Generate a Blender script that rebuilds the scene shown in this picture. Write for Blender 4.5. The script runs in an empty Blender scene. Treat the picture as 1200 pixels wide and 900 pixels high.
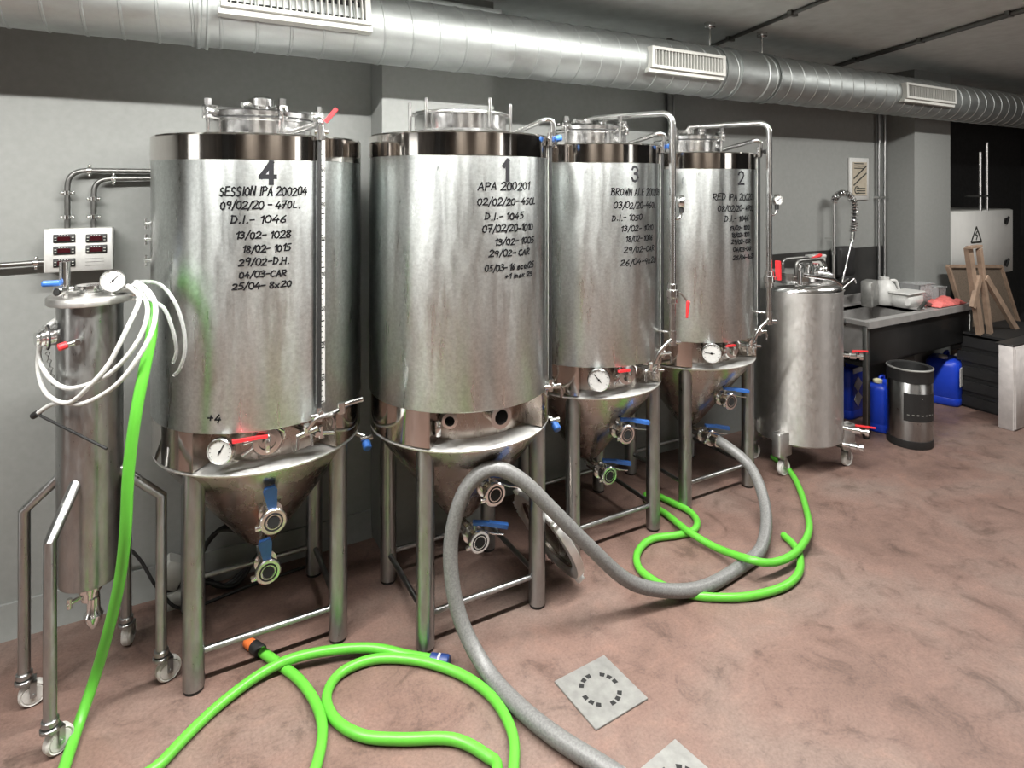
import bpy, math, random
from mathutils import Vector, Matrix

random.seed(7)
SC = bpy.context.scene
COL = SC.collection

# ---------------------------------------------------------------- camera, light, exposure
CAM_H = 1.8
cam_data = bpy.data.cameras.new('camera')
cam = bpy.data.objects.new('camera', cam_data)
COL.objects.link(cam)
cam.location = (0, 0, CAM_H)
cam.rotation_euler = (math.radians(90), 0, 1.0623 - math.radians(90))
cam_data.sensor_width = 36.0
cam_data.lens = 719.0 / 1200.0 * 36.0
cam_data.shift_x = -2.0 / 1200.0
cam_data.shift_y = -231.0 / 1200.0
cam_data.clip_start = 0.05
SC.camera = cam

SC.view_settings.view_transform = 'Standard'
SC.view_settings.look = 'None'
SC.view_settings.gamma = 1.0
SC.view_settings.use_curve_mapping = False
SC.view_settings.exposure = 0.0

world = bpy.data.worlds.new('world')
SC.world = world
world.use_nodes = True
world.node_tree.nodes['Background'].inputs[0].default_value = (0.6, 0.65, 0.7, 1)
world.node_tree.nodes['Background'].inputs[1].default_value = 0.15


def area_light(name, loc, sx, sy, power, rot=(0, 0, 0), color=(1, 1, 1)):
    d = bpy.data.lights.new(name, 'AREA')
    d.shape = 'RECTANGLE'
    d.size = sx
    d.size_y = sy
    d.energy = power
    d.color = color
    o = bpy.data.objects.new(name, d)
    COL.objects.link(o)
    o.location = loc
    o.rotation_euler = rot
    return o


# row of ceiling strip lamps in front of the tanks (above the frame)
for lx in (-1.1, 0.55, 2.15):
    area_light('strip_area_light', (lx, 1.6, 2.74), 1.5, 0.07, 104, color=(1.0, 0.985, 0.95))
# added fill over the sink corner, to brighten the right side
area_light('strip_area_light', (5.05, 1.5, 2.74), 1.5, 0.07, 62, color=(1.0, 0.985, 0.95))
# added strips washing the far wall, so the steel bands reflect it
for lx in (-2.0, 1.2, 4.4):
    area_light('strip_area_light', (lx, -4.45, 2.74), 1.5, 0.07, 22, color=(1.0, 0.96, 0.9))
# daylight through the side door and a far light added for the tanks' reflections
area_light('daylight_door', (-4.35, 1.55, 1.25), 1.1, 2.2, 18, rot=(math.radians(90), 0, math.radians(-90)), color=(1.0, 0.99, 0.95))
area_light('far_reflection_light', (5.6, -4.85, 1.35), 2.6, 2.5, 45, rot=(math.radians(90), 0, 0), color=(1.0, 0.98, 0.95))


# ---------------------------------------------------------------- materials
def new_mat(name):
    m = bpy.data.materials.new(name)
    m.use_nodes = True
    nt = m.node_tree
    return m, nt, nt.nodes['Principled BSDF']


def simple(name, color, rough=0.5, metal=0.0, spec=0.5, bump=0.0, scale=60.0, var=0.06, trans=0.0, alpha=1.0):
    m, nt, b = new_mat(name)
    b.inputs['Roughness'].default_value = rough
    b.inputs['Metallic'].default_value = metal
    b.inputs['Specular IOR Level'].default_value = spec
    if trans:
        b.inputs['Transmission Weight'].default_value = trans
    tc = nt.nodes.new('ShaderNodeTexCoord')
    n = nt.nodes.new('ShaderNodeTexNoise')
    n.inputs['Scale'].default_value = scale
    n.inputs['Detail'].default_value = 4
    nt.links.new(tc.outputs['Object'], n.inputs['Vector'])
    r = nt.nodes.new('ShaderNodeValToRGB')
    c = Vector(color[:3])
    r.color_ramp.elements[0].color = (*(c * (1 - var)), 1)
    r.color_ramp.elements[1].color = (*(c * (1 + var)), 1)
    r.color_ramp.elements[0].position = 0.3
    r.color_ramp.elements[1].position = 0.7
    nt.links.new(n.outputs['Fac'], r.inputs['Fac'])
    nt.links.new(r.outputs['Color'], b.inputs['Base Color'])
    if bump:
        bp = nt.nodes.new('ShaderNodeBump')
        bp.inputs['Strength'].default_value = bump
        bp.inputs['Distance'].default_value = 0.002
        nt.links.new(n.outputs['Fac'], bp.inputs['Height'])
        nt.links.new(bp.outputs['Normal'], b.inputs['Normal'])
    return m


def steel(name, color, r0, r1, stretch=(1, 1, 1), scale=30.0, tint=None, bump=0.0, var=0.1, aniso=0.0, fleck=0.0):
    """metal whose roughness and tone vary in streaks or blotches"""
    m, nt, b = new_mat(name)
    b.inputs['Metallic'].default_value = 1.0
    if aniso:
        # brushed round the vessel: reflections stretch along its axis
        b.inputs['Anisotropic'].default_value = aniso
        b.inputs['Anisotropic Rotation'].default_value = 0.25
        tg = nt.nodes.new('ShaderNodeTangent')
        tg.direction_type = 'RADIAL'
        tg.axis = 'Z'
        nt.links.new(tg.outputs['Tangent'], b.inputs['Tangent'])
    tc = nt.nodes.new('ShaderNodeTexCoord')
    mp = nt.nodes.new('ShaderNodeMapping')
    mp.inputs['Scale'].default_value = stretch
    nt.links.new(tc.outputs['Object'], mp.inputs['Vector'])
    n = nt.nodes.new('ShaderNodeTexNoise')
    n.inputs['Scale'].default_value = scale
    n.inputs['Detail'].default_value = 5
    n.inputs['Roughness'].default_value = 0.65
    nt.links.new(mp.outputs['Vector'], n.inputs['Vector'])
    mr = nt.nodes.new('ShaderNodeMapRange')
    mr.inputs['From Min'].default_value = 0.3
    mr.inputs['From Max'].default_value = 0.7
    mr.inputs['To Min'].default_value = r0
    mr.inputs['To Max'].default_value = r1
    nt.links.new(n.outputs['Fac'], mr.inputs['Value'])
    nt.links.new(mr.outputs['Result'], b.inputs['Roughness'])
    n2 = nt.nodes.new('ShaderNodeTexNoise')
    n2.inputs['Scale'].default_value = scale * 0.37
    n2.inputs['Detail'].default_value = 6
    n2.inputs['Roughness'].default_value = 0.7
    nt.links.new(mp.outputs['Vector'], n2.inputs['Vector'])
    rp = nt.nodes.new('ShaderNodeValToRGB')
    c = Vector(color)
    c2 = Vector(tint) if tint else c * (1 - 2 * var)
    rp.color_ramp.elements[0].color = (*c2, 1)
    rp.color_ramp.elements[1].color = (*c, 1)
    rp.color_ramp.elements[0].position = 0.32
    rp.color_ramp.elements[1].position = 0.62
    nt.links.new(n2.outputs['Fac'], rp.inputs['Fac'])
    out = rp.outputs['Color']
    if fleck:
        # fine crystalline mottling of the sheet
        n3 = nt.nodes.new('ShaderNodeTexNoise')
        n3.inputs['Scale'].default_value = 75
        n3.inputs['Detail'].default_value = 5
        n3.inputs['Roughness'].default_value = 0.7
        nt.links.new(tc.outputs['Object'], n3.inputs['Vector'])
        r3 = nt.nodes.new('ShaderNodeMapRange')
        r3.inputs['From Min'].default_value = 0.35
        r3.inputs['From Max'].default_value = 0.65
        r3.inputs['To Min'].default_value = 1 - fleck
        r3.inputs['To Max'].default_value = 1 + fleck * 0.6
        nt.links.new(n3.outputs['Fac'], r3.inputs['Value'])
        mx = nt.nodes.new('ShaderNodeMixRGB')
        mx.blend_type = 'MULTIPLY'
        mx.inputs[0].default_value = 1.0
        nt.links.new(out, mx.inputs[1])
        nt.links.new(r3.outputs['Result'], mx.inputs[2])
        out = mx.outputs[0]
    nt.links.new(out, b.inputs['Base Color'])
    if bump:
        bp = nt.nodes.new('ShaderNodeBump')
        bp.inputs['Strength'].default_value = bump
        bp.inputs['Distance'].default_value = 0.002
        nt.links.new(n.outputs['Fac'], bp.inputs['Height'])
        nt.links.new(bp.outputs['Normal'], b.inputs['Normal'])
    return m


def floor_material():
    m, nt, b = new_mat('worn_red_floor')
    tc = nt.nodes.new('ShaderNodeTexCoord')
    def noise(scale, detail, rough=0.6, dist=0.0):
        n = nt.nodes.new('ShaderNodeTexNoise')
        n.inputs['Scale'].default_value = scale
        n.inputs['Detail'].default_value = detail
        n.inputs['Roughness'].default_value = rough
        n.inputs['Distortion'].default_value = dist
        nt.links.new(tc.outputs['Object'], n.inputs['Vector'])
        return n
    def ramp(n, stops):
        r = nt.nodes.new('ShaderNodeValToRGB')
        e = r.color_ramp.elements
        e[0].position, e[0].color = stops[0][0], (*stops[0][1], 1)
        e[1].position, e[1].color = stops[-1][0], (*stops[-1][1], 1)
        for p, c in stops[1:-1]:
            x = e.new(p)
            x.color = (*c, 1)
        nt.links.new(n.outputs['Fac'], r.inputs['Fac'])
        return r
    def mix(mode, fac, a, bb):
        x = nt.nodes.new('ShaderNodeMixRGB')
        x.blend_type = mode
        x.inputs[0].default_value = fac
        nt.links.new(a, x.inputs[1])
        nt.links.new(bb, x.inputs[2])
        return x.outputs[0]
    base = ramp(noise(1.3, 5, 0.6, 0.4), [(0.28, (0.135, 0.083, 0.066)), (0.48, (0.19, 0.118, 0.095)), (0.70, (0.205, 0.152, 0.128))])
    blot = ramp(noise(6.0, 8, 0.7, 0.8), [(0.34, (0.50, 0.48, 0.46)), (0.46, (0.90, 0.90, 0.90)), (0.56, (1.0, 1.0, 1.0)), (0.72, (1.22, 1.16, 1.12))])
    fine = ramp(noise(90.0, 5, 0.75), [(0.3, (0.62, 0.61, 0.60)), (0.6, (1.08, 1.08, 1.08))])
    c = mix('MULTIPLY', 0.85, base.outputs[0], blot.outputs[0])
    c = mix('MULTIPLY', 0.8, c, fine.outputs[0])
    nt.links.new(c, b.inputs['Base Color'])
    rr = ramp(noise(5.0, 6, 0.7), [(0.3, (0.42, 0.42, 0.42)), (0.7, (0.7, 0.7, 0.7))])
    nt.links.new(rr.outputs[0], b.inputs['Roughness'])
    bp = nt.nodes.new('ShaderNodeBump')
    bp.inputs['Strength'].default_value = 0.25
    bp.inputs['Distance'].default_value = 0.004
    nt.links.new(fine.outputs[0], bp.inputs['Height'])
    nt.links.new(bp.outputs['Normal'], b.inputs['Normal'])
    return m


M = {}
M['floor'] = floor_material()
M['wall'] = simple('grey_wall_paint', (0.23, 0.237, 0.226), 0.85, bump=0.1, scale=40, var=0.04)
M['far_wall'] = simple('tan_far_wall_paint', (0.30, 0.265, 0.23), 0.9, scale=3, var=0.2)
M['room'] = simple('dim_room_paint', (0.16, 0.15, 0.14), 0.9, scale=4, var=0.3)
M['ceiling'] = simple('grey_ceiling_plaster', (0.53, 0.57, 0.56), 0.9, bump=0.3, scale=12, var=0.08)
M['dark_wall'] = simple('dark_painted_wall', (0.022, 0.022, 0.022), 0.75, bump=0.3, scale=20, var=0.3)
M['tile'] = simple('dark_splashback', (0.03, 0.029, 0.028), 0.35, scale=8, var=0.3)
M['jacket'] = steel('brushed_steel_jacket', (0.59, 0.62, 0.61), 0.25, 0.42, (1, 1, 0.16), 17, var=0.10, aniso=0.85, fleck=0.16)
M['mirror'] = steel('polished_steel_band', (0.62, 0.59, 0.56), 0.06, 0.12, (1, 1, 1), 12, var=0.05)
M['cone'] = steel('brownish_steel_cone', (0.52, 0.47, 0.43), 0.16, 0.34, (1, 1, 0.4), 14, tint=(0.36, 0.30, 0.26))  # dirty brownish reflection put into the base colours
M['leg'] = steel('satin_steel_leg', (0.40, 0.405, 0.40), 0.26, 0.42, (1, 1, 0.3), 60, var=0.12, aniso=0.7)
M['bright'] = steel('bright_steel_fitting', (0.78, 0.78, 0.77), 0.12, 0.25, (1, 1, 1), 20, var=0.05)
M['satin'] = steel('satin_tank_steel', (0.56, 0.55, 0.53), 0.44, 0.6, (1, 1, 0.6), 50, bump=0.05, var=0.08, aniso=0.6)
M['duct'] = steel('galvanised_duct', (0.40, 0.42, 0.41), 0.46, 0.62, (0.4, 1, 1), 26, var=0.08)
M['ledge'] = steel('dull_bright_steel', (0.80, 0.80, 0.78), 0.42, 0.6, (1, 1, 1), 30, var=0.05)
M['sink'] = simple('dull_sink_steel', (0.40, 0.39, 0.38), 0.4, metal=0.45, scale=15, var=0.12)
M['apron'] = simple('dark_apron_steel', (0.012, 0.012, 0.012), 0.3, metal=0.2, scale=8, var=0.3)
M['dark_metal'] = steel('dark_conduit_metal', (0.22, 0.22, 0.21), 0.35, 0.5, (1, 1, 1), 20)
M['ink'] = simple('black_marker_ink', (0.008, 0.008, 0.009), 0.9, spec=0.1)
M['print'] = simple('dark_grey_printed_figure', (0.02, 0.02, 0.022), 0.9, spec=0.1)
M['black'] = simple('black_rubber', (0.012, 0.012, 0.012), 0.55, var=0.2)
M['hole'] = simple('dark_pipe_bore', (0.01, 0.01, 0.01), 0.8)
M['white'] = simple('white_plastic', (0.55, 0.55, 0.53), 0.4)
M['cream'] = simple('off_white_enamel', (0.44, 0.44, 0.41), 0.4, scale=10, var=0.04)
M['green'] = simple('green_hose_rubber', (0.105, 0.44, 0.04), 0.35, scale=18, var=0.05)
M['grey_hose'] = simple('grey_reinforced_hose', (0.16, 0.16, 0.155), 0.4, scale=140, var=0.25, bump=0.3)
M['orange'] = simple('orange_plastic', (0.85, 0.20, 0.05), 0.4)
M['navy'] = simple('dark_blue_plastic', (0.015, 0.04, 0.16), 0.4)
M['blue'] = simple('blue_handle_sleeve', (0.035, 0.13, 0.42), 0.35)
M['drum'] = simple('blue_drum_plastic', (0.010, 0.05, 0.52), 0.4, scale=6, var=0.15)
M['red'] = simple('red_handle_sleeve', (0.62, 0.03, 0.035), 0.4)
M['salmon'] = simple('pink_red_cloth', (0.70, 0.17, 0.155), 0.9, scale=40, var=0.2, bump=0.5)
M['display'] = simple('dark_red_display_glass', (0.035, 0.004, 0.006), 0.2)
M['dial'] = simple('white_dial_face', (0.6, 0.6, 0.58), 0.4)
M['clear'] = simple('clear_vinyl_tube', (0.85, 0.87, 0.86), 0.15, trans=0.75)
M['clear_box'] = simple('clear_plastic_box', (0.85, 0.86, 0.86), 0.25, trans=0.7)
M['wheel'] = simple('pale_nylon_wheel', (0.58, 0.57, 0.54), 0.5, scale=30, var=0.12)
M['wood'] = simple('raw_pine_wood', (0.27, 0.19, 0.135), 0.7, scale=14, var=0.25)
M['cork'] = simple('brown_fibre_board', (0.15, 0.115, 0.085), 0.85, scale=90, var=0.25)
M['foam'] = simple('pale_scuffed_foam', (0.50, 0.47, 0.455), 0.7, scale=18, var=0.12, bump=0.3)
M['cover_metal'] = simple('grey_drain_metal', (0.30, 0.30, 0.285), 0.45, metal=0.5, scale=30, var=0.15)
M['paper'] = simple('aged_paper', (0.36, 0.32, 0.25), 0.7, scale=30, var=0.1)
M['enamel'] = simple('white_enamel_door', (0.78, 0.78, 0.75), 0.4, scale=10, var=0.03)
M['yellow'] = simple('dark_warning_print', (0.03, 0.03, 0.025), 0.6)
M['lidcap'] = simple('pale_yellow_cap', (0.72, 0.68, 0.45), 0.5)


# ---------------------------------------------------------------- mesh helpers
def frame_to(axis):
    return Vector(axis).normalized().to_track_quat('Z', 'Y').to_matrix().to_4x4()


def catmull(pts, sub=6, closed=False):
    P = [Vector(p) for p in pts]
    n = len(P)
    out = []
    rng = n if closed else n - 1
    for i in range(rng):
        if closed:
            p0, p1, p2, p3 = P[(i - 1) % n], P[i], P[(i + 1) % n], P[(i + 2) % n]
        else:
            p1, p2 = P[i], P[i + 1]
            p0 = P[i - 1] if i else p1 + (p1 - p2)
            p3 = P[i + 2] if i + 2 < n else p2 + (p2 - p1)
        for k in range(sub):
            t = k / sub
            out.append(0.5 * ((2 * p1) + (p2 - p0) * t + (2 * p0 - 5 * p1 + 4 * p2 - p3) * t * t + (3 * p1 - p0 - 3 * p2 + p3) * t ** 3))
    if not closed:
        out.append(P[-1])
    return out


def bend(pts, rad, sub=5):
    """polyline with rounded corners"""
    P = [Vector(p) for p in pts]
    out = [P[0]]
    for i in range(1, len(P) - 1):
        a, b, c = P[i - 1], P[i], P[i + 1]
        r = min(rad, (a - b).length * 0.49, (c - b).length * 0.49)
        s = b + (a - b).normalized() * r
        e = b + (c - b).normalized() * r
        for k in range(sub + 1):
            t = k / sub
            out.append(s * (1 - t) ** 2 + b * 2 * t * (1 - t) + e * t * t)
    out.append(P[-1])
    return out


class MB:
    def __init__(self):
        self.v, self.f = [], []
        self.M = Matrix.Identity(4)

    def at(self, loc=(0, 0, 0), axis=None, rotz=0.0, mat=None):
        self.M = Matrix.Translation(Vector(loc)) @ (mat if mat is not None else (frame_to(axis) if axis is not None else Matrix.Rotation(rotz, 4, 'Z')))
        return self

    def add(self, vs, fs):
        o = len(self.v)
        self.v += [self.M @ Vector(p) for p in vs]
        self.f += [tuple(i + o for i in q) for q in fs]
        return self

    def box(self, lo, hi, bev=0.0):
        x0, y0, z0 = lo
        x1, y1, z1 = hi
        if bev <= 0:
            vs = [(x, y, z) for z in (z0, z1) for y in (y0, y1) for x in (x0, x1)]
            return self.add(vs, [(0, 2, 3, 1), (4, 5, 7, 6), (0, 1, 5, 4), (2, 6, 7, 3), (0, 4, 6, 2), (1, 3, 7, 5)])
        b = min(bev, (x1 - x0) * 0.45, (y1 - y0) * 0.45, (z1 - z0) * 0.45)
        def ring(i, z):
            X0, X1, Y0, Y1 = x0 + i, x1 - i, y0 + i, y1 - i
            c = b
            return [(X0 + c, Y0, z), (X1 - c, Y0, z), (X1, Y0 + c, z), (X1, Y1 - c, z), (X1 - c, Y1, z), (X0 + c, Y1, z), (X0, Y1 - c, z), (X0, Y0 + c, z)]
        rings = [ring(b * 0.7, z0), ring(0, z0 + b), ring(0, z1 - b), ring(b * 0.7, z1)]
        vs = [p for r in rings for p in r]
        fs = [tuple(range(7, -1, -1)), tuple(range(24, 32))]
        for k in range(3):
            for i in range(8):
                j = (i + 1) % 8
                fs.append((k * 8 + i, k * 8 + j, k * 8 + 8 + j, k * 8 + 8 + i))
        return self.add(vs, fs)

    def lathe(self, prof, n=32, a0=0.0, a1=360.0, closed=False):
        """profile of (r, z) turned about local Z; a0, a1 in degrees"""
        full = abs(a1 - a0) >= 359.9
        m = n if full else n + 1
        vs, fs = [], []
        for (r, z) in prof:
            for i in range(m):
                a = math.radians(a0 + (a1 - a0) * i / n)
                vs.append((r * math.cos(a), r * math.sin(a), z))
        L = len(prof)
        for k in range(L if closed else L - 1):
            k2 = (k + 1) % L
            for i in range(n):
                j = (i + 1) % m
                fs.append((k * m + i, k * m + j, k2 * m + j, k2 * m + i))
        if not full and closed:
            fs.append(tuple(k * m for k in range(L)))
            fs.append(tuple(k * m + n for k in range(L - 1, -1, -1)))
        return self.add(vs, fs)

    def cyl(self, p0, p1, r, r1=None, n=20, bev=0.0):
        keep = self.M
        p0, p1 = Vector(p0), Vector(p1)
        r1 = r if r1 is None else r1
        h = (p1 - p0).length
        self.M = keep @ Matrix.Translation(p0) @ frame_to(p1 - p0)
        if bev:
            self.lathe([(0.0001, 0), (r - bev, 0), (r, bev), (r1, h - bev), (r1 - bev, h), (0.0001, h)], n)
        else:
            self.lathe([(0.0001, 0), (r, 0), (r1, h), (0.0001, h)], n)
        self.M = keep
        return self

    def ring(self, R, r, n=36, k=8, a0=0, a1=360):
        prof = [(R + r * math.cos(2 * math.pi * i / k), r * math.sin(2 * math.pi * i / k)) for i in range(k)]
        return self.lathe(prof, n, a0, a1, closed=True)

    def sphere(self, c, r, n=16, m=8, sz=1.0):
        keep = self.M
        self.M = keep @ Matrix.Translation(Vector(c))
        self.lathe([(max(0.0001, r * math.sin(math.pi * i / m)), -r * sz * math.cos(math.pi * i / m)) for i in range(m + 1)], n)
        self.M = keep
        return self

    def tube(self, path, r, n=10, caps=True):
        P = [Vector(p) for p in path]
        P = [p for i, p in enumerate(P) if i == 0 or (p - P[i - 1]).length > 1e-5]
        L = len(P)
        T = [(P[min(i + 1, L - 1)] - P[max(i - 1, 0)]).normalized() for i in range(L)]
        u = T[0].orthogonal().normalized()
        vs, fs = [], []
        for i in range(L):
            u = (u - T[i] * u.dot(T[i])).normalized()
            w = T[i].cross(u)
            rr = r[i] if isinstance(r, (list, tuple)) else r
            for k in range(n):
                a = 2 * math.pi * k / n
                vs.append(P[i] + (u * math.cos(a) + w * math.sin(a)) * rr)
        for i in range(L - 1):
            for k in range(n):
                j = (k + 1) % n
                fs.append((i * n + k, i * n + j, (i + 1) * n + j, (i + 1) * n + k))
        if caps:
            fs.append(tuple(range(n - 1, -1, -1)))
            fs.append(tuple((L - 1) * n + k for k in range(n)))
        return self.add(vs, fs)

    def bar(self, p0, p1, w, h, up=(0, 0, 1)):
        """rectangular bar from p0 to p1"""
        p0, p1 = Vector(p0), Vector(p1)
        t = (p1 - p0).normalized()
        s = t.cross(Vector(up)).normalized()
        q = s.cross(t)
        vs = []
        for p in (p0, p1):
            for a, b in ((-1, -1), (1, -1), (1, 1), (-1, 1)):
                vs.append(p + s * (a * w / 2) + q * (b * h / 2))
        return self.add(vs, [(3, 2, 1, 0), (4, 5, 6, 7), (0, 1, 5, 4), (1, 2, 6, 5), (2, 3, 7, 6), (3, 0, 4, 7)])

    def prism(self, poly, z0, z1):
        n = len(poly)
        vs = [(x, y, z0) for x, y in poly] + [(x, y, z1) for x, y in poly]
        fs = [tuple(range(n - 1, -1, -1)), tuple(range(n, 2 * n))]
        fs += [(i, (i + 1) % n, n + (i + 1) % n, n + i) for i in range(n)]
        return self.add(vs, fs)

    def build(self, name, mat, parent=None, sharp=38):
        me = bpy.data.meshes.new(name)
        me.from_pydata([tuple(p) for p in self.v], [], self.f)
        me.validate()
        import bmesh
        bm = bmesh.new()
        bm.from_mesh(me)
        bmesh.ops.remove_doubles(bm, verts=bm.verts, dist=1e-6)
        bmesh.ops.recalc_face_normals(bm, faces=bm.faces)
        bm.to_mesh(me)
        bm.free()
        me.polygons.foreach_set('use_smooth', [True] * len(me.polygons))
        me.set_sharp_from_angle(angle=math.radians(sharp))
        me.materials.append(M[mat])
        o = bpy.data.objects.new(name, me)
        COL.objects.link(o)
        if parent is not None:
            o.parent = parent
        return o


def tag(o, label=None, cat=None, group=None, kind=None):
    if label: o['label'] = label
    if cat: o['category'] = cat
    if group: o['group'] = group
    if kind: o['kind'] = kind
    return o


def thing(name, label, cat, loc=(0, 0, 0), rz=0.0, group=None):
    o = bpy.data.objects.new(name, None)
    o.empty_display_size = 0.1
    COL.objects.link(o)
    o.location = loc
    o.rotation_euler = (0, 0, rz)
    return tag(o, label, cat, group)


def struct(name, mb, mat, parent=None):
    o = mb.build(name, mat, parent)
    if parent is None:
        o['kind'] = 'structure'
    return o


# ---------------------------------------------------------------- stroke lettering
G = {
    '0': [[(.3, 1), (.08, .85), (.0, .5), (.1, .12), (.3, 0), (.5, .12), (.58, .5), (.5, .88), (.3, 1)]],
    '1': [[(.1, .75), (.34, 1), (.3, 0)]],
    '2': [[(.04, .8), (.16, .97), (.4, 1), (.55, .82), (.5, .6), (.0, .0), (.6, .04)]],
    '3': [[(.04, .88), (.28, 1), (.52, .86), (.46, .62), (.22, .54), (.52, .44), (.56, .2), (.34, 0), (.02, .1)]],
    '4': [[(.36, 1), (.0, .36), (.58, .4)], [(.46, .62), (.4, 0)]],
    '5': [[(.56, 1), (.16, .97), (.1, .56), (.4, .58), (.55, .34), (.42, .06), (.04, .02)]],
    '6': [[(.48, 1), (.14, .64), (.04, .24), (.26, 0), (.52, .14), (.5, .4), (.26, .5), (.06, .3)]],
    '7': [[(.02, .96), (.56, 1), (.22, 0)], [(.14, .5), (.5, .54)]],
    '8': [[(.3, .54), (.08, .74), (.2, .98), (.42, .98), (.52, .76), (.3, .54), (.06, .28), (.16, .02), (.42, 0), (.56, .24), (.3, .54)]],
    '9': [[(.52, .72), (.36, .5), (.1, .56), (.06, .84), (.28, 1), (.5, .9), (.52, .7), (.4, 0)]],
    'S': [[(.54, .88), (.34, 1), (.1, .88), (.14, .62), (.46, .44), (.5, .14), (.26, 0), (.0, .12)]],
    'E': [[(.54, 1), (.06, .96), (.02, .02), (.54, .04)], [(.04, .52), (.44, .54)]],
    'I': [[(.2, 1), (.16, 0)]],
    'O': [[(.34, 1), (.06, .8), (.02, .3), (.26, 0), (.54, .2), (.58, .7), (.34, 1)]],
    'N': [[(.0, 0), (.06, 1), (.5, .02), (.56, 1)]],
    'P': [[(.04, 0), (.08, 1)], [(.0, .92), (.36, 1), (.56, .8), (.44, .52), (.08, .46)]],
    'A': [[(.0, 0), (.3, 1), (.58, 0)], [(.12, .36), (.5, .38)]],
    'L': [[(.1, 1), (.04, .03), (.5, .05)]],
    'D': [[(.06, 0), (.08, 1)], [(.0, .96), (.4, .9), (.58, .5), (.4, .08), (.02, .0)]],
    'H': [[(.04, 1), (.02, 0)], [(.54, 1), (.52, 0)], [(.04, .5), (.54, .52)]],
    'C': [[(.54, .86), (.3, 1), (.06, .74), (.04, .26), (.28, 0), (.56, .14)]],
    'R': [[(.04, 0), (.08, 1)], [(.0, .94), (.4, 1), (.54, .78), (.4, .54), (.08, .48), (.56, .0)]],
    'B': [[(.04, 0), (.08, 1)], [(.0, .96), (.4, .98), (.5, .76), (.1, .54), (.54, .44), (.54, .12), (.3, 0), (.0, .02)]],
    'W': [[(.0, 1), (.14, 0), (.32, .7), (.46, 0), (.64, 1)]],
    'V': [[(.0, 1), (.28, 0), (.58, 1)]],
    'e': [[(.06, .3), (.46, .34), (.36, .6), (.1, .5), (.06, .14), (.26, 0), (.48, .1)]],
    'c': [[(.44, .5), (.2, .6), (.04, .3), (.2, 0), (.46, .1)]],
    'o': [[(.26, .58), (.04, .36), (.14, .02), (.4, .06), (.48, .42), (.26, .58)]],
    'i': [[(.16, .56), (.14, 0)], [(.2, .78), (.21, .84)]],
    'n': [[(.04, .56), (.02, 0)], [(.04, .4), (.3, .58), (.44, .4), (.42, 0)]],
    'x': [[(.04, .56), (.44, .0)], [(.44, .56), (.04, .0)]],
    '-': [[(.06, .46), (.46, .5)]],
    '/': [[(.0, -.15), (.42, 1.12)]],
    '.': [[(.12, .02), (.17, .08)]],
    '+': [[(.04, .46), (.5, .48)], [(.28, .74), (.26, .2)]],
}
PRINT4 = {'4': [[(.46, 0), (.46, 1), (.0, .3), (.62, .3)]], '1': [[(.08, .72), (.34, 1), (.34, 0)]],
          '3': [[(.03, .82), (.12, .96), (.3, 1), (.5, .94), (.58, .76), (.5, .58), (.26, .53), (.52, .47), (.6, .26), (.5, .06), (.3, 0), (.1, .05), (.0, .22)]],
          '2': [[(.02, .78), (.1, .94), (.3, 1), (.52, .92), (.58, .72), (.48, .5), (.02, .0), (.62, .0)]]}


def width_of(ch):
    return {' ': .38, 'W': .8, 'I': .38, '1': .5, '.': .32, '-': .62, '/': .5, 'i': .34}.get(ch, .74)


def strokes(text, jitter=0.0, rng=random):
    """list of polylines laid out on a unit cap height, and the total width"""
    x, out = 0.0, []
    for ch in text:
        dy = rng.uniform(-jitter, jitter)
        sc = 1 + rng.uniform(-jitter, jitter)
        for pl in G.get(ch, []):
            out.append([(x + px * sc + 0.12 * py + rng.uniform(-jitter, jitter) * .3, py * sc + dy + rng.uniform(-jitter, jitter) * .3) for px, py in pl])
        x += width_of(ch)
    return out, max(x - .15, .3)


def ribbon(mb, pl, w, place):
    """thin band along a 2-D polyline, set on a surface by place(u, v)"""
    for i in range(len(pl) - 1):
        (x0, y0), (x1, y1) = pl[i], pl[i + 1]
        dx, dy = x1 - x0, y1 - y0
        L = math.hypot(dx, dy) or 1e-6
        tx, ty = dx / L * w * .45, dy / L * w * .45
        nx, ny = -dy / L * w / 2, dx / L * w / 2
        x0, y0, x1, y1 = x0 - tx, y0 - ty, x1 + tx, y1 + ty
        k = len(mb.v)
        mb.add([place(x0 + nx, y0 + ny), place(x0 - nx, y0 - ny), place(x1 - nx, y1 - ny), place(x1 + nx, y1 + ny)], [(0, 1, 2, 3)])


def write_cyl(mb, text, a0, a1, z, h, R, w, glyphs=None, jitter=0.06):
    """handwriting wrapped on an upright cylinder between two azimuths"""
    s0, s1 = math.radians(a0) * R, math.radians(a1) * R
    if glyphs:
        pls = glyphs[text]
        tot = 0.62 if text != '1' else 0.42
    else:
        pls, tot = strokes(text, jitter)
    kx = (s1 - s0) / tot
    def place(u, v):
        a = u / R
        return (R * math.cos(a), R * math.sin(a), v)
    for pl in pls:
        ribbon(mb, [(s0 + x * kx, z + (y - .5) * h) for x, y in pl], w, place)


def write_flat(mb, text, origin, ux, uy, h, w, width=None, jitter=0.0):
    pls, tot = strokes(text, jitter)
    kx = (width / tot) if width else h
    ux, uy, o = Vector(ux), Vector(uy), Vector(origin)
    for pl in pls:
        ribbon(mb, [(x * kx, y * h) for x, y in pl], w, lambda u, v: o + ux * u + uy * v)

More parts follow.
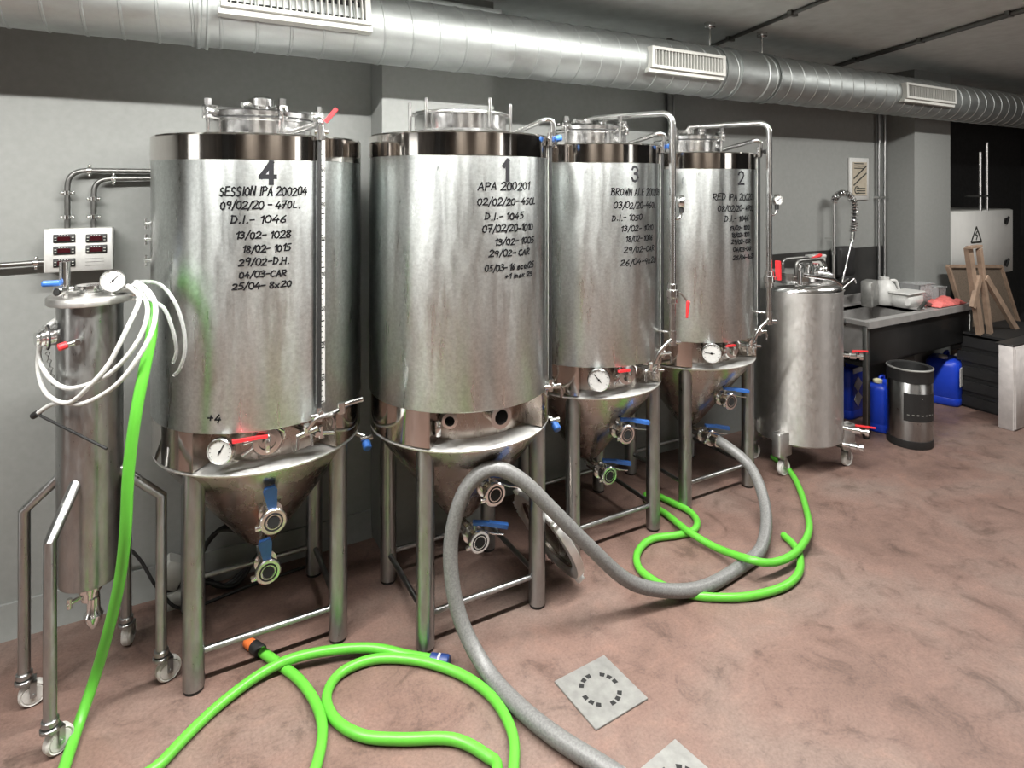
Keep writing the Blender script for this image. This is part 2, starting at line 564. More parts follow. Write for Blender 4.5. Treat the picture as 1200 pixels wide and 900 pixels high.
# hose paths and the places of the writing (metres, degrees)
WRITING = {
    '4': [
        ('SESSION IPA 200204', -117.0, -74.3, 1.784, 0.033),
        ('09/02/20 - 470L.', -116.6, -78.1, 1.736, 0.029),
        ('D.I.- 1046', -111.6, -85.1, 1.685, 0.029),
        ('13/02- 1028', -109.2, -83.0, 1.631, 0.026),
        ('18/02- 1015', -106.0, -83.0, 1.582, 0.026),
        ('29/02-D.H.', -107.6, -83.8, 1.537, 0.026),
        ('04/03-CAR', -107.6, -85.1, 1.492, 0.023),
        ('25/04- 8x20', -110.8, -82.5, 1.452, 0.023),
        ('+4', -123.1, -116.6, 0.996, 0.029),
    ],
    '1': [
        ('APA 200201', -104.5, -70.1, 1.803, 0.033),
        ('02/02/20- 450L', -105.0, -64.2, 1.743, 0.029),
        ('D.I.- 1045', -100.6, -75.3, 1.687, 0.029),
        ('07/02/20-1010', -102.1, -66.9, 1.639, 0.029),
        ('13/02- 1005', -95.1, -66.0, 1.587, 0.026),
        ('29/02- CAR', -98.2, -70.1, 1.542, 0.026),
        ('05/03- 16 eco/25', -100.6, -66.0, 1.487, 0.026),
        ('+1 inox 25', -88.2, -67.7, 1.452, 0.02),
    ],
    '3': [
        ('BROWN ALE 200203', -109.3, -59.9, 1.775, 0.037),
        ('03/02/20-460L', -107.4, -66.6, 1.712, 0.033),
        ('D.I.- 1050', -108.7, -83.9, 1.652, 0.029),
        ('13/02- 1010', -102.3, -70.7, 1.6, 0.029),
        ('18/02- 1006', -98.3, -71.9, 1.55, 0.029),
        ('29/02-CAR', -99.7, -69.4, 1.496, 0.029),
        ('26/04-9x20', -102.3, -66.6, 1.437, 0.029),
    ],
    '2': [
        ('RED IPA 200203', -115.6, -68.1, 1.743, 0.039),
        ('08/02/20- 470L', -111.4, -70.1, 1.68, 0.034),
        ('D.I.- 1046', -105.4, -78.3, 1.623, 0.034),
        ('13/02- 1010', -100.6, -76.8, 1.57, 0.025),
        ('18/02- 1010', -99.0, -76.8, 1.531, 0.025),
        ('29/02- CAR', -99.0, -75.3, 1.493, 0.025),
        ('04/03-CAR', -97.3, -73.7, 1.45, 0.025),
        ('25/04-8x20', -97.3, -68.1, 1.404, 0.025),
    ],
}
NUMBERS = {
    '4': ('4', -97.5, -90.2, 1.867, 0.072),
    '1': ('1', -90.1, -85.3, 1.891, 0.075),
    '3': ('3', -93.4, -87.3, 1.886, 0.07),
    '2': ('2', -91.8, -84.5, 1.867, 0.069),
}
GREY_HOSE = [(2.776, 2.585, 0.32), (2.785, 2.5, 0.315), (2.811, 2.336, 0.24), (2.715, 2.164, 0.12), (2.512, 2.022, 0.05), (2.315, 1.982, 0.031), (2.055, 1.959, 0.031), (1.853, 1.985, 0.066), (1.662, 2.008, 0.157), (1.484, 2.033, 0.337), (1.336, 2.061, 0.501), (1.204, 2.104, 0.644), (1.092, 2.145, 0.696), (0.999, 2.182, 0.616), (0.949, 2.2, 0.438), (0.944, 2.172, 0.256), (0.97, 2.11, 0.116), (1.008, 1.979, 0.031), (1.034, 1.807, 0.031), (1.084, 1.647, 0.031), (1.156, 1.488, 0.031), (1.221, 1.325, 0.031), (1.3, 1.05, 0.031), (1.45, 0.75, 0.031), (1.7, 0.5, 0.031)]
GREEN_HANGING = [(-0.091, 2.478, 1.449), (-0.066, 2.418, 1.415), (-0.057, 2.356, 1.331), (-0.073, 2.319, 1.23), (-0.098, 2.299, 1.089), (-0.12, 2.311, 0.898), (-0.13, 2.34, 0.696), (-0.148, 2.395, 0.516), (-0.183, 2.461, 0.322), (-0.229, 2.514, 0.13), (-0.268, 2.458, 0.03), (-0.288, 2.313, 0.019), (-0.315, 2.077, 0.019), (-0.359, 1.883, 0.019)]
GREEN_FLOOR = [(0.299, 2.527, 0.019), (0.357, 2.414, 0.019), (0.405, 2.306, 0.019), (0.434, 2.181, 0.019), (0.432, 2.063, 0.019), (0.389, 1.945, 0.019), (0.316, 1.829, 0.019), (0.312, 1.679, 0.019), (0.483, 1.561, 0.019), (0.692, 1.54, 0.019), (0.863, 1.655, 0.019), (0.858, 1.726, 0.019), (0.79, 1.825, 0.019), (0.646, 1.905, 0.019), (0.541, 1.978, 0.019), (0.478, 2.082, 0.019), (0.474, 2.195, 0.019), (0.543, 2.273, 0.019), (0.671, 2.276, 0.019), (0.809, 2.19, 0.019), (0.923, 2.052, 0.019), (0.978, 1.902, 0.019), (0.971, 1.753, 0.019), (0.915, 1.642, 0.019), (0.816, 1.523, 0.019), (0.597, 1.431, 0.019), (0.355, 1.485, 0.019), (0.094, 1.755, 0.019), (-0.09, 2.112, 0.019), (-0.026, 2.189, 0.019), (0.124, 2.322, 0.019), (0.296, 2.4, 0.03), (0.443, 2.382, 0.05), (0.653, 2.326, 0.035), (0.79, 2.229, 0.019), (0.867, 2.162, 0.019)]
GREEN_REAR = [(3.464, 2.707, 0.019), (3.402, 2.545, 0.019), (3.27, 2.377, 0.019), (3.06, 2.172, 0.019), (2.825, 1.991, 0.05), (2.606, 1.904, 0.055), (2.424, 1.885, 0.07), (2.32, 1.928, 0.09), (2.321, 2.131, 0.04), (2.299, 2.295, 0.045), (2.35, 2.497, 0.019), (2.351, 2.64, 0.019), (2.394, 2.725, 0.019), (2.442, 2.699, 0.019), (2.468, 2.575, 0.019), (2.483, 2.473, 0.019), (2.443, 2.377, 0.019), (2.357, 2.323, 0.019), (2.256, 2.335, 0.019), (2.115, 2.37, 0.019), (1.979, 2.314, 0.019), (1.905, 2.21, 0.019), (1.912, 2.086, 0.019), (1.96, 1.993, 0.019), (2.027, 1.923, 0.019), (2.177, 1.84, 0.019), (2.373, 1.802, 0.019), (2.528, 1.833, 0.019), (2.655, 1.921, 0.019), (2.708, 1.997, 0.019), (2.732, 2.069, 0.019)]
WHITE_COIL = [(-0.131, 2.477, 1.461), (-0.094, 2.377, 1.43), (-0.126, 2.337, 1.343), (-0.174, 2.341, 1.238), (-0.23, 2.361, 1.165), (-0.292, 2.429, 1.103), (-0.364, 2.55, 1.107), (-0.399, 2.626, 1.169), (-0.393, 2.624, 1.257), (-0.36, 2.605, 1.33), (-0.284, 2.677, 1.362), (-0.164, 2.61, 1.414), (-0.105, 2.463, 1.461), (-0.069, 2.351, 1.398), (-0.096, 2.309, 1.304), (-0.174, 2.341, 1.203), (-0.28, 2.423, 1.15), (-0.352, 2.543, 1.156), (-0.396, 2.625, 1.213), (-0.386, 2.619, 1.295), (-0.356, 2.66, 1.334), (-0.273, 2.694, 1.365), (-0.134, 2.548, 1.443), (-0.098, 2.459, 1.47), (-0.05, 2.352, 1.424), (-0.053, 2.297, 1.343), (-0.098, 2.287, 1.249), (-0.158, 2.309, 1.169), (-0.241, 2.378, 1.11), (-0.307, 2.461, 1.096), (-0.35, 2.531, 1.076), (-0.396, 2.579, 1.038)]
CLEAR_TUBE = [(-0.111, 2.489, 1.473), (-0.041, 2.404, 1.473), (0.004, 2.344, 1.426), (0.032, 2.318, 1.343), (0.039, 2.314, 1.258), (0.024, 2.333, 1.193), (0.007, 2.355, 1.167)]
CLEAR_TUBE_B = [(-0.088, 2.408, 1.473), (-0.063, 2.37, 1.428), (-0.023, 2.337, 1.399), (0.002, 2.323, 1.331), (0.014, 2.328, 1.258), (0.004, 2.344, 1.213)]
ROD = [(-0.396, 2.579, 1.038), (-0.182, 2.357, 0.959)]
# ================================================================ the setting
WALL_Y = 3.14
CEIL_Z = 2.8
struct('floor', MB().box((-4.5, -5.0, -0.1), (9.2, 3.9, 0.0)), 'floor')
struct('ceiling', MB().box((-4.5, -5.0, CEIL_Z), (9.2, 3.9, CEIL_Z + 0.1)), 'ceiling')
struct('wall_back', MB().box((-4.5, WALL_Y, 0), (5.53, WALL_Y + 0.15, CEIL_Z)), 'wall')
struct('wall_front', MB().box((-4.5, -5.0, 0), (9.2, -4.88, CEIL_Z)), 'far_wall')
struct('wall_left', MB().box((-4.5, -5.0, 0), (-4.38, 3.9, CEIL_Z)), 'room')
struct('wall_right', MB().box((9.1, -5.0, 0), (9.2, 3.9, CEIL_Z)), 'dark_wall')
struct('wall_recess', MB().box((6.0, 3.55, 0), (9.2, 3.7, CEIL_Z)), 'dark_wall')
struct('reflection_block_left', MB().box((-3.3, -1.6, 0), (-2.5, -0.8, CEIL_Z)), 'dark_wall')  # dark block added out of view, for dark bands reflected in the tanks
struct('reflection_block_right', MB().box((3.3, -1.9, 0), (3.9, -1.3, CEIL_Z)), 'dark_wall')  # second unseen block, added only for the reflections
struct('column_left', MB().box((0.904, 2.95, 0), (1.52, WALL_Y + 0.02, CEIL_Z)), 'wall')
struct('column_right', MB().box((5.52, 2.90, 0), (6.10, 3.6, CEIL_Z)), 'wall')
sk = MB()
sk.prism([(3.10, 0), (3.14, 0), (3.14, 0.13), (3.128, 0.13), (3.118, 0.05)], 0, 1)
sk2 = MB()
sk2.add([(-4.3 + (p.z) * 5.2, p.x, p.y) for p in sk.v], sk.f)
struct('baseboard_back', sk2, 'wall')
spl = MB().box((3.98, WALL_Y - 0.012, 0.0), (5.515, WALL_Y + 0.01, 1.283))
struct('trim_1', spl, 'tile')
tag(bpy.data.objects['trim_1'], 'dark splashback panel on the wall behind the sink')

# ceiling conduits
for pa, pb in (((3.32, 3.12), (2.72, 1.0)), ((4.735, 3.12), (3.9, 1.0))):
    t = thing('ceiling_conduit', 'x', 'conduit', (pa[0], pa[1], CEIL_Z), group='conduits across the ceiling')
    d = Vector((pb[0] - pa[0], pb[1] - pa[1], 0))
    MB().tube([(0, 0, -0.014), d + Vector((0, 0, -0.014))], 0.012).build('conduit_tube', 'dark_metal', t)
    if pa[0] > 4:
        MB().tube([(0.05, 0, -0.014), d + Vector((0.05, 0, -0.014))], 0.008).build('cable', 'dark_metal', t)
    for k in (0.12, 0.4, 0.68, 0.95):
        q = d * k
        MB().box((q.x - .03, q.y - .012, -0.03), (q.x + .03, q.y + .012, 0.0)).build('clip', 'dark_metal', t)
    t['label'] = 'dark conduit crossing the ceiling, the one farther right near the corner' if pa[0] > 4 else 'dark conduit crossing the ceiling just above the duct hanger rods'

# ---------------------------------------------------------------- spiral duct
DY, DZ, DR = 2.68, 2.498, 0.15
duct = thing('ventilation_duct', 'long round galvanised spiral duct running along the wall under the ceiling', 'duct', (0, DY, DZ))


def duct_section(x0, x1, pitch, r, name='duct_pipe'):
    mb = MB()
    mb.at((x0, 0, 0), axis=(1, 0, 0))
    prof = [(r, 0)]
    x = pitch * 0.5
    while x < (x1 - x0) - 0.02:
        prof += [(r, x - .006), (r + .0035, x - .003), (r + .0035, x + .003), (r, x + .006)]
        x += pitch
    prof.append((r, x1 - x0))
    # lean each ridge so it winds like a spiral seam
    n = 48
    vs, fs = [], []
    for rr, z in prof:
        for i in range(n):
            a = 2 * math.pi * i / n
            zz = z + (-pitch * 0.12 * math.sin(a) if 0 < z < x1 - x0 else 0)
            zz = min(max(zz, 0), x1 - x0)
            vs.append((rr * math.cos(a), rr * math.sin(a), zz))
    for k in range(len(prof) - 1):
        for i in range(n):
            j = (i + 1) % n
            fs.append((k * n + i, k * n + j, (k + 1) * n + j, (k + 1) * n + i))
    mb.add(vs, fs)
    return mb.build(name, 'duct', duct, sharp=25)


duct_section(-3.5, 0.09, 0.113, DR)
duct_section(0.09, 3.10, 0.127, DR)
duct_section(3.10, 8.9, 0.130, DR - 0.001)
for cx0, cx1, rr in ((0.085, 0.125, DR + .005), (2.97, 3.22, DR + .006)):
    mb = MB().at((cx0, 0, 0), axis=(1, 0, 0))
    L = cx1 - cx0
    mb.lathe([(DR - .01, 0), (rr + .006, 0), (rr + .006, .008), (rr, .014), (rr, L - .014), (rr + .006, L - .008), (rr + .006, L), (DR - .01, L)], 48)
    mb.build('coupling_collar', 'duct', duct)


def grille(x0, x1, zc, h, nsl, up):
    """saddle grille on the room side of the duct"""
    L = x1 - x0
    ca = up
    rot = Matrix.Rotation(-ca, 4, 'X')
    base = Matrix.Translation((x0, 0, 0)) @ rot
    fr = MB(); fr.M = base
    y0, y1 = -DR - .030, -DR + .035
    fr.box((0, y0, -h / 2), (L, y1, -h / 2 + .016)).box((0, y0, h / 2 - .016), (L, y1, h / 2))
    fr.box((0, y0, -h / 2 + .016), (.022, y1, h / 2 - .016)).box((L - .022, y0, -h / 2 + .016), (L, y1, h / 2 - .016))
    fr.box((-.008, y0 + .018, -h / 2 - .022), (L + .008, y1, -h / 2))
    f = fr.build('grille_frame', 'cream', duct)
    bk = MB(); bk.M = base
    bk.box((.02, -DR + .002, -h / 2 + .014), (L - .02, -DR + .03, h / 2 - .014)).build('grille_throat', 'hole', f)
    pitch = (L - .044) / nsl
    for k in range(nsl):
        s = MB()
        s.M = base @ Matrix.Translation((.022 + pitch * (k + .5), -DR - .012, 0))
        s.box((-.0022, -.013, -h / 2 + .014), (.0022, .013, h / 2 - .014))
        s.build('slat', 'cream', f)
    return f


grille(0.158, 0.72, 0, 0.125, 22, math.radians(10))
grille(2.241, 2.798, 0, 0.115, 22, math.radians(0))
grille(4.663, 5.351, 0, 0.115, 24, math.radians(2))
mb = MB().box((0.80, -.02, DR - .03), (1.42, .16, DR + .022), .004)
mb.build('top_saddle', 'duct', duct)
for x in (2.86, 3.33):
    r = thing('hanger_rod', 'x', 'rod', (x, DY, DZ), group='hanger rods of the duct')
    MB().cyl((0, 0, DR - .002), (0, 0, CEIL_Z - DZ - .01), .005).build('threaded_rod', 'bright', r)
    MB().box((-.03, -.02, CEIL_Z - DZ - .035), (.03, .02, CEIL_Z - DZ), .004).build('ceiling_bracket', 'bright', r)
    MB().at((-.012, 0, 0), axis=(1, 0, 0)).lathe([(DR + .004, 0), (DR + .010, 0), (DR + .010, .024), (DR + .004, .024)], 48, closed=True).build('strap', 'duct', r)
    r['label'] = 'thin threaded rod holding the duct just left of the wide coupling collar' if x < 3 else 'thin threaded rod holding the duct just right of the wide coupling collar'

# wall pipes
for x, lab in ((5.355, 'left one of two thin pipes running up the wall beside the framed sign'), (5.44, 'right one of two thin pipes running up the wall next to the column')):
    p = thing('wall_pipe', lab, 'pipe', (x, 3.105, 0.0), group='thin pipes beside the framed sign')
    MB().cyl((0, 0, .85), (0, 0, CEIL_Z), .014).build('pipe', 'leg', p)
    MB().box((-.022, -.02, 1.70), (.022, .034, 1.72)).build('clamp', 'bright', p)
p = thing('wall_pipe', 'dark vertical pipe dropping from the duct to behind the third tank', 'pipe', (2.94, 3.11, 0))
MB().cyl((0, 0, .9), (0, 0, CEIL_Z), .022).build('pipe', 'dark_metal', p)
MB().cyl((.035, 0, .9), (.035, 0, CEIL_Z), .008).build('thin_line', 'leg', p)
for x, zt, lab in ((6.90, 2.14, 'shorter left pipe of the pair rising above the electrical cabinet'), (7.03, 2.24, 'taller right pipe of the pair rising above the electrical cabinet')):
    p = thing('cable_pipe', lab, 'pipe', (x, 3.02, 0), group='pipes above the electrical cabinet')
    MB().cyl((0, 0, 1.56), (0, 0, zt), .017, bev=.003).build('pipe', 'bright', p)
    MB().box((-.02, -.02, 1.7), (.02, .12, 1.72)).build('bracket', 'dark_metal', p)

# ================================================================ fermentation tanks
R = 0.395
POS = {'4': (0.324, 2.713), '1': (1.12, 2.495), '3': (1.958, 2.70), '2': (2.776, 2.778)}
LABEL = {'4': 'cylindrical steel fermentation tank numbered 4, nearest on the left beside the wheeled column',
         '1': 'cylindrical steel fermentation tank numbered 1 with its manway open on top',
         '3': 'cylindrical steel fermentation tank numbered 3, between tanks 1 and 2',
         '2': 'cylindrical steel fermentation tank numbered 2, last in the row before the wheeled vessel'}


def pol(r, az, z):
    a = math.radians(az)
    return Vector((r * math.cos(a), r * math.sin(a), z))


def outlet_valve(t, q, z, up, open_end=True):
    v = MB().at((0, -q, z), axis=(0, -1, 0))
    v.lathe([(.02, -.15), (.024, -.15), (.024, -.085), (.042, -.083), (.042, -.070), (.026, -.066), (.032, -.055), (.034, -.035), (.032, -.018), (.026, -.014),
             (.045, -.012), (.047, -.006), (.047, .004), (.043, .008), (.024, .008), (.0235, .004), (.022, -.02), (.0001, -.02)], 28)
    # clamp wing nut on the rim
    v.at((-.046, -q, z - .012)).box((-.016, -.008, -.008), (.006, .008, .008), .002)
    v.at((0, -q, z)).cyl((0, .036, .02), (0, .036, .058), .009)
    b = v.build('outlet_valve', 'bright', t)
    MB().at((0, -q, z), axis=(0, -1, 0)).lathe([(.0001, .0045), (.021, .0045), (.021, .006), (.0001, .006)], 20).lathe([(.0275, .0083), (.0335, .0083), (.0335, .0092), (.0275, .0092)], 24, closed=True).build('bore', 'hole', b)
    h = MB()
    if up:
        h.at((0, -q + .012, z + .028), mat=Matrix.Rotation(math.radians(-8), 4, 'Y') @ Matrix.Rotation(math.radians(18), 4, 'X'))
        prof = [(-.012, 0), (.012, 0), (.016, .03), (.024, .10), (.018, .118), (-.018, .118), (-.024, .10), (-.016, .03)]
        hh = MB(); hh.prism(prof, -.006, .006)
        h.add([(p.x, p.z, p.y) for p in hh.v], hh.f)
    else:
        a = Vector((-.012, -q + .036, z + .066)); c = Vector((.05, -q + .012, z + .058)); d = Vector((.125, -q - .02, z + .042))
        h.bar(a, c, .026, .012).bar(c, d, .024, .017)
    h.build('lever_handle', 'blue', b)
    if not up:
        MB().tube([(.0, -q + .03, z + .045), (.06, -q - .005, z + .02), (.105, -q - .02, z + .012)], .004, 8).build('lever_stop', 'bright', b)
    return b


def gauge(parent, loc, axis, r, name='pressure_gauge', needle=40):
    g = MB().at(loc, axis=axis)
    g.lathe([(.0001, -.03), (r * .5, -.03), (r * .9, -.022), (r, -.015), (r, .004), (r * .93, .008), (r * .88, .003), (r * .86, 0), (.0001, 0)], 32)
    o = g.build(name, 'bright', parent)
    MB().at(loc, axis=axis).lathe([(.0001, .0005), (r * .86, .0005), (r * .86, .0022), (.0001, .0022)], 32).build('dial_face', 'dial', o)
    n = MB(); n.M = Matrix.Translation(Vector(loc)) @ frame_to(axis) @ Matrix.Rotation(math.radians(needle), 4, 'Z')
    n.box((-r * .3, -r * .035, .0026), (r * .66, r * .035, .0036))
    n.lathe([(.0001, .0024), (r * .1, .0024), (r * .1, .0045), (.0001, .0045)], 10)
    for k in range(11):
        n.M = Matrix.Translation(Vector(loc)) @ frame_to(axis) @ Matrix.Rotation(math.radians(-30 + 24 * k), 4, 'Z')
        n.box((r * .70, -r * .02, .0024), (r * .80, r * .02, .003))
    n.build('needle', 'ink', o)
    return o


def tank(num):
    t = thing('fermentation_tank', LABEL[num], 'tank', (*POS[num], 0), group='fermentation tanks in a row')
    up = {'4': 0.0, '1': .025, '3': .02, '2': .004}[num]
    # --- shell
    MB().lathe([(R - .085, .941), (R - .004, .938), (R, .944), (R, 1.897 + up), (R - .02, 1.899 + up)], 96).build('jacket', 'jacket', t)
    MB().lathe([(R - .02, 1.897 + up), (R + .002, 1.897 + up), (R + .0025, 1.984 + up), (R - .003, 1.991 + up), (R - .02, 1.992 + up)], 96).build('top_band', 'mirror', t)
    MB().lathe([(R - .02, 1.991 + up), (.30, 2.0 + up * .5), (.205, 2.006 + up * .3), (.0001, 2.006 + up * .3)], 64).build('top_plate', 'bright', t)
    sk = MB().lathe([(R - .003, .80), (R - .003, .939), (R - .02, .939), (R - .02, .80)], 72, -54, 228, closed=True)
    for az in (-54, 228):
        MB().bar(pol(.29, az, .87), pol(R - .004, az, .87), .006, .139).build('recess_cheek', 'cone', t)
    sk.build('skirt_band', 'mirror', t)
    MB().lathe([(.297, .78), (.297, .945)], 64).build('recess_wall', 'cone', t)
    MB().lathe([(.29, .802), (.382, .794), (.390, .790), (.388, .784), (.29, .786)], 72, closed=True).build('ledge', 'ledge', t)
    MB().lathe([(.386, .789), (.37, .765), (.075, .375), (.06, .36), (.05, .352), (.0001, .352)], 72).build('cone', 'cone', t)
    # --- legs and braces
    for sx, sy in ((-1, -1), (1, -1), (-1, 1), (1, 1)):
        l = MB().cyl((sx * .255, sy * .235, .012), (sx * .255, sy * .235, .79), .036, n=24).build('leg', 'leg', t)
        MB().cyl((sx * .255, sy * .235, 0), (sx * .255, sy * .235, .014), .033, n=20).build('foot_pad', 'black', l)
    for a, b in (((-1, -1), (1, -1)), ((-1, 1), (1, 1)), ((-1, -1), (-1, 1)), ((1, -1), (1, 1))):
        MB().cyl((a[0] * .255, a[1] * .235, .13), (b[0] * .255, b[1] * .235, .13), .0115, n=12).build('brace', 'leg', t)
    # --- valves on the cone
    MB().tube(bend([(0, 0, .40), (0, 0, .32), (0, -.10, .32)], .05), .024, 14).build('drain_elbow', 'bright', t)
    outlet_valve(t, .19, .32, num == '4')
    MB().tube(bend([(0, -.20, .60), (0, -.245, .58), (0, -.30, .58)], .02), .02, 12).build('racking_elbow', 'bright', t)
    outlet_valve(t, .33, .58, num == '4')
    # --- fittings in the recess
    if num == '1':
        for az, rr, z in ((-121, .022, .908), (-91, .034, .905)):
            o = MB().at(pol(.31, az, z), axis=pol(1, az + 4, 0)).lathe([(rr, -.03), (rr, .07), (rr * 1.3, .071), (rr * 1.35, .08), (rr * .85, .081), (rr * .82, .0)], 24).build('open_port', 'bright', t)
            MB().at(pol(.31, az, z), axis=pol(1, az + 4, 0)).lathe([(.0001, .01), (rr * .83, .01), (rr * .83, .02), (.0001, .02)], 20).build('bore', 'hole', o)
        MB().at(pol(.345, -129, .862)).box((-.012, -.012, -.03), (.012, .012, .03), .003).build('lug', 'bright', t)
    else:
        azg = {'4': -116, '3': -118, '2': -117}[num]
        st = MB().cyl(pol(.30, azg, .885), pol(.40, azg, .885), .012).build('gauge_stem', 'bright', t)
        gauge(t, pol(.405, azg, .885), pol(1, azg - (2 if num == '4' else 7), 0), .046 if num == '4' else .055, 'thermometer', {'4': 60, '3': 130, '2': 175}[num])
        ax = pol(1, -94, 0)
        sp = MB().at(pol(.31, -94, .888), axis=ax)
        sp.lathe([(.028, -.02), (.028, .03), (.05, .032), (.052, .04), (.052, .05), (.048, .056), (.03, .058), (.028, .05), (.016, .05), (.014, .068), (.0001, .068)], 28)
        sp.at(pol(.375, -94, .888)).box((-.008, -.014, -.03), (.008, .01, .03), .003)
        sp.cyl((-.05, .01, -.01), (-.085, .0, -.03), .006).cyl((-.05, .01, .012), (-.08, .0, .012), .006)
        s = sp.build('sample_port', 'bright', t)
        MB().bar(pol(.385, -94, .915), pol(.385, -94, .915) + Vector((-.115 if num == '4' else -.075, -.01, .006)), .012, .010).build('lever_handle', 'red', s)
        MB().at(pol(.372, -94, .888)).tube([(.0, 0, .046), (.03, 0, .05), (.055, .0, .03), (.06, .01, .0)], .005, 8).build('clamp_wing', 'bright', s)
        # small tap cluster at right of the recess
        c = MB()
        c.cyl(pol(.31, -74, .90), pol(.40, -74, .90), .012).cyl(pol(.31, -69, .885), pol(.41, -69, .885), .010)
        c.at(pol(.39, -74, .90)).cyl((-.035, 0, -.012), (.04, 0, .008), .010).cyl((-.03, -.005, -.01), (-.033, -.01, -.055), .006).cyl((.015, 0, .0), (.02, -.01, -.05), .006).cyl((0, 0, 0), (.0, -.01, .03), .012)
        c.at(pol(.40, -66, .885)).cyl((-.02, 0, 0), (.045, 0, -.01), .007).cyl((.0, 0, -.02), (.0, 0, .025), .009)
        c.build('sample_tap', 'bright', t)
    # --- level scale with sight tube
    saz = {'4': -66.5, '1': -45, '3': -57, '2': -57}[num]
    ls = MB().lathe([(R + .004, .995), (R + .008, .995), (R + .008, 1.975), (R + .004, 1.975)], 4, saz - 1.0, saz + 2.6, closed=True).build('level_scale', 'white', t)
    MB().cyl(pol(R + .016, saz - 1.6, .955), pol(R + .016, saz - 1.6, 1.985), .0075, n=10).build('sight_tube', 'black', t)
    ml = MB()
    Rz = R + .0086
    for k in range(48):
        z = 1.0 + k * .02
        big = k % 5 == 0
        ribbon(ml, [(math.radians(saz - .9) * Rz, z), (math.radians(saz + (1.9 if big else 1.1)) * Rz, z)], .0045 if big else .003, lambda u, v: pol(Rz, math.degrees(u / Rz), v))
    for i, tx in enumerate(('150', '200', '250', '300', '350', '400', '450')):
        write_cyl(ml, tx, saz + .3, saz + 2.5, 1.085 + i * .13, .014, Rz, .0016, jitter=0)
    ml.build('scale_mark', 'ink', ls)
    bt = MB().cyl(pol(R - .06, saz - 1.6, .965), pol(R + .03, saz - 1.6, .965), .009)
    bt.at(pol(R + .016, saz - 1.6, .955)).cyl((0, 0, -.02), (0, 0, .03), .012).cyl((-.03, 0, .0), (.045, -.01, .0), .009)
    bt.tube([(.04, -.01, 0), (.05, -.015, -.02), (.045, -.015, -.05)], .006, 8)
    if num == '4':
        bt.tube(bend([(-.045, -.02, -.035), (-.02, -.04, .005), (.05, -.03, .012), (.1, 0, .02)], .02), .008, 8).cyl((.07, -.02, .03), (.16, .01, .03), .011).cyl((.075, -.015, -.0), (.075, -.015, .04), .016)
    bt.build('sight_tube_tap', 'bright', t)
    # --- arm from the manway to the sight tube head
    hd = pol(R + .016, saz - 1.6, 1.985)
    rise = {'4': .075, '1': .10, '3': .085, '2': .085}[num]
    if num == '4':
        pts = [pol(.20, saz + 8, 2.02), pol(.36, saz + 2, 2.035), hd + Vector((0, 0, rise)), hd + Vector((.012, 0, .0)), hd]
    else:
        pts = [pol(.20, saz + 40, 2.02), hd + Vector((-.02, .02, rise)), hd + Vector((.012, 0, rise)), hd + Vector((.012, 0, 0)), hd + Vector((0, 0, -.01))]
    arm = MB().tube(bend(pts, .035), .0115, 12)
    arm.at(hd).cyl((0, 0, -.012), (0, 0, .045), .014).cyl((-.018, 0, .018), (.03, 0, .018), .010)
    a = arm.build('vent_arm', 'bright', t)
    if num == '4':
        MB().bar(hd + Vector((.02, -.01, .055)), hd + Vector((.058, -.02, .105)), .022, .014).build('tap_lever', 'red', a)
    else:
        MB().at(hd).cyl((.014, -.02, .018), (.038, -.03, .022), .013, bev=.003).build('tap_knob', 'black' if num == '2' else 'blue', a)
    # --- manway
    mup = {'4': 0.0, '1': .045, '3': .022, '2': .008}[num]
    before = set(t.children)
    if num == '1':
        mw = MB().lathe([(.203, 2.0), (.203, 2.062), (.193, 2.062), (.193, 2.0)], 56, closed=True).build('manway_neck', 'bright', t)
        MB().at((0, 0, 2.068)).ring(.206, .009, 56, 10).build('manway_rim', 'bright', t)
        for az in (156, -154, -81, -24):
            MB().cyl(pol(.222, az, 2.0), pol(.222, az, 2.125), .008, n=12, bev=.002).build('swing_bolt', 'bright', t)
    else:
        mw = MB().lathe([(.198, 2.0), (.198, 2.055), (.206, 2.058), (.206, 2.068), (.19, 2.068), (.19, 2.0)], 56, closed=True).build('manway_neck', 'bright', t)
        MB().lathe([(.0001, 2.069), (.205, 2.069), (.211, 2.074), (.211, 2.092), (.200, 2.098), (.12, 2.108), (.0001, 2.112)], 56).build('manway_lid', 'bright', t)
        MB().lathe([(.199, 2.066), (.208, 2.066), (.208, 2.0705), (.199, 2.0705)], 56, closed=True).build('gasket', 'black', t)
        for az in (-154, -78, -12, 100):
            c = MB().at(pol(.212, az, 2.05), rotz=math.radians(az))
            c.box((-.012, -.016, .012), (.03, -.007, .062), .002).box((-.012, .007, .012), (.03, .016, .062), .002).box((-.02, -.016, .05), (.03, .016, .064), .003)
            c.cyl((.014, 0, -.05), (.014, 0, .075), .007, n=12).cyl((.014, 0, .064), (.014, 0, .088), .014, n=6)
            c.build('lid_clamp', 'bright', t)
        nz = MB()
        if num == '4':
            nz.lathe([(.032, 2.105), (.032, 2.128), (.05, 2.130), (.05, 2.158), (.044, 2.162), (.030, 2.170), (.0001, 2.172)], 28)
            nz.cyl((-.05, 0, 2.14), (-.075, -.01, 2.132), .012)
        else:
            nz.lathe([(.026, 2.105), (.026, 2.118), (.038, 2.12), (.038, 2.142), (.026, 2.145), (.0001, 2.146)], 24)
            nz.cyl((.065, -.05, 2.10), (.065, -.05, 2.128), .022).cyl((.065, -.05, 2.126), (.065, -.05, 2.150), .030, bev=.004)
            nz.cyl((-.06, -.02, 2.126), (-.10, -.03, 2.126), .012).cyl((-.03, -.01, 2.127), (-.07, -.02, 2.126), .016)
        nz.build('lid_nozzle', 'bright', t)
    for o in set(t.children) - before:
        o.location.z = mup
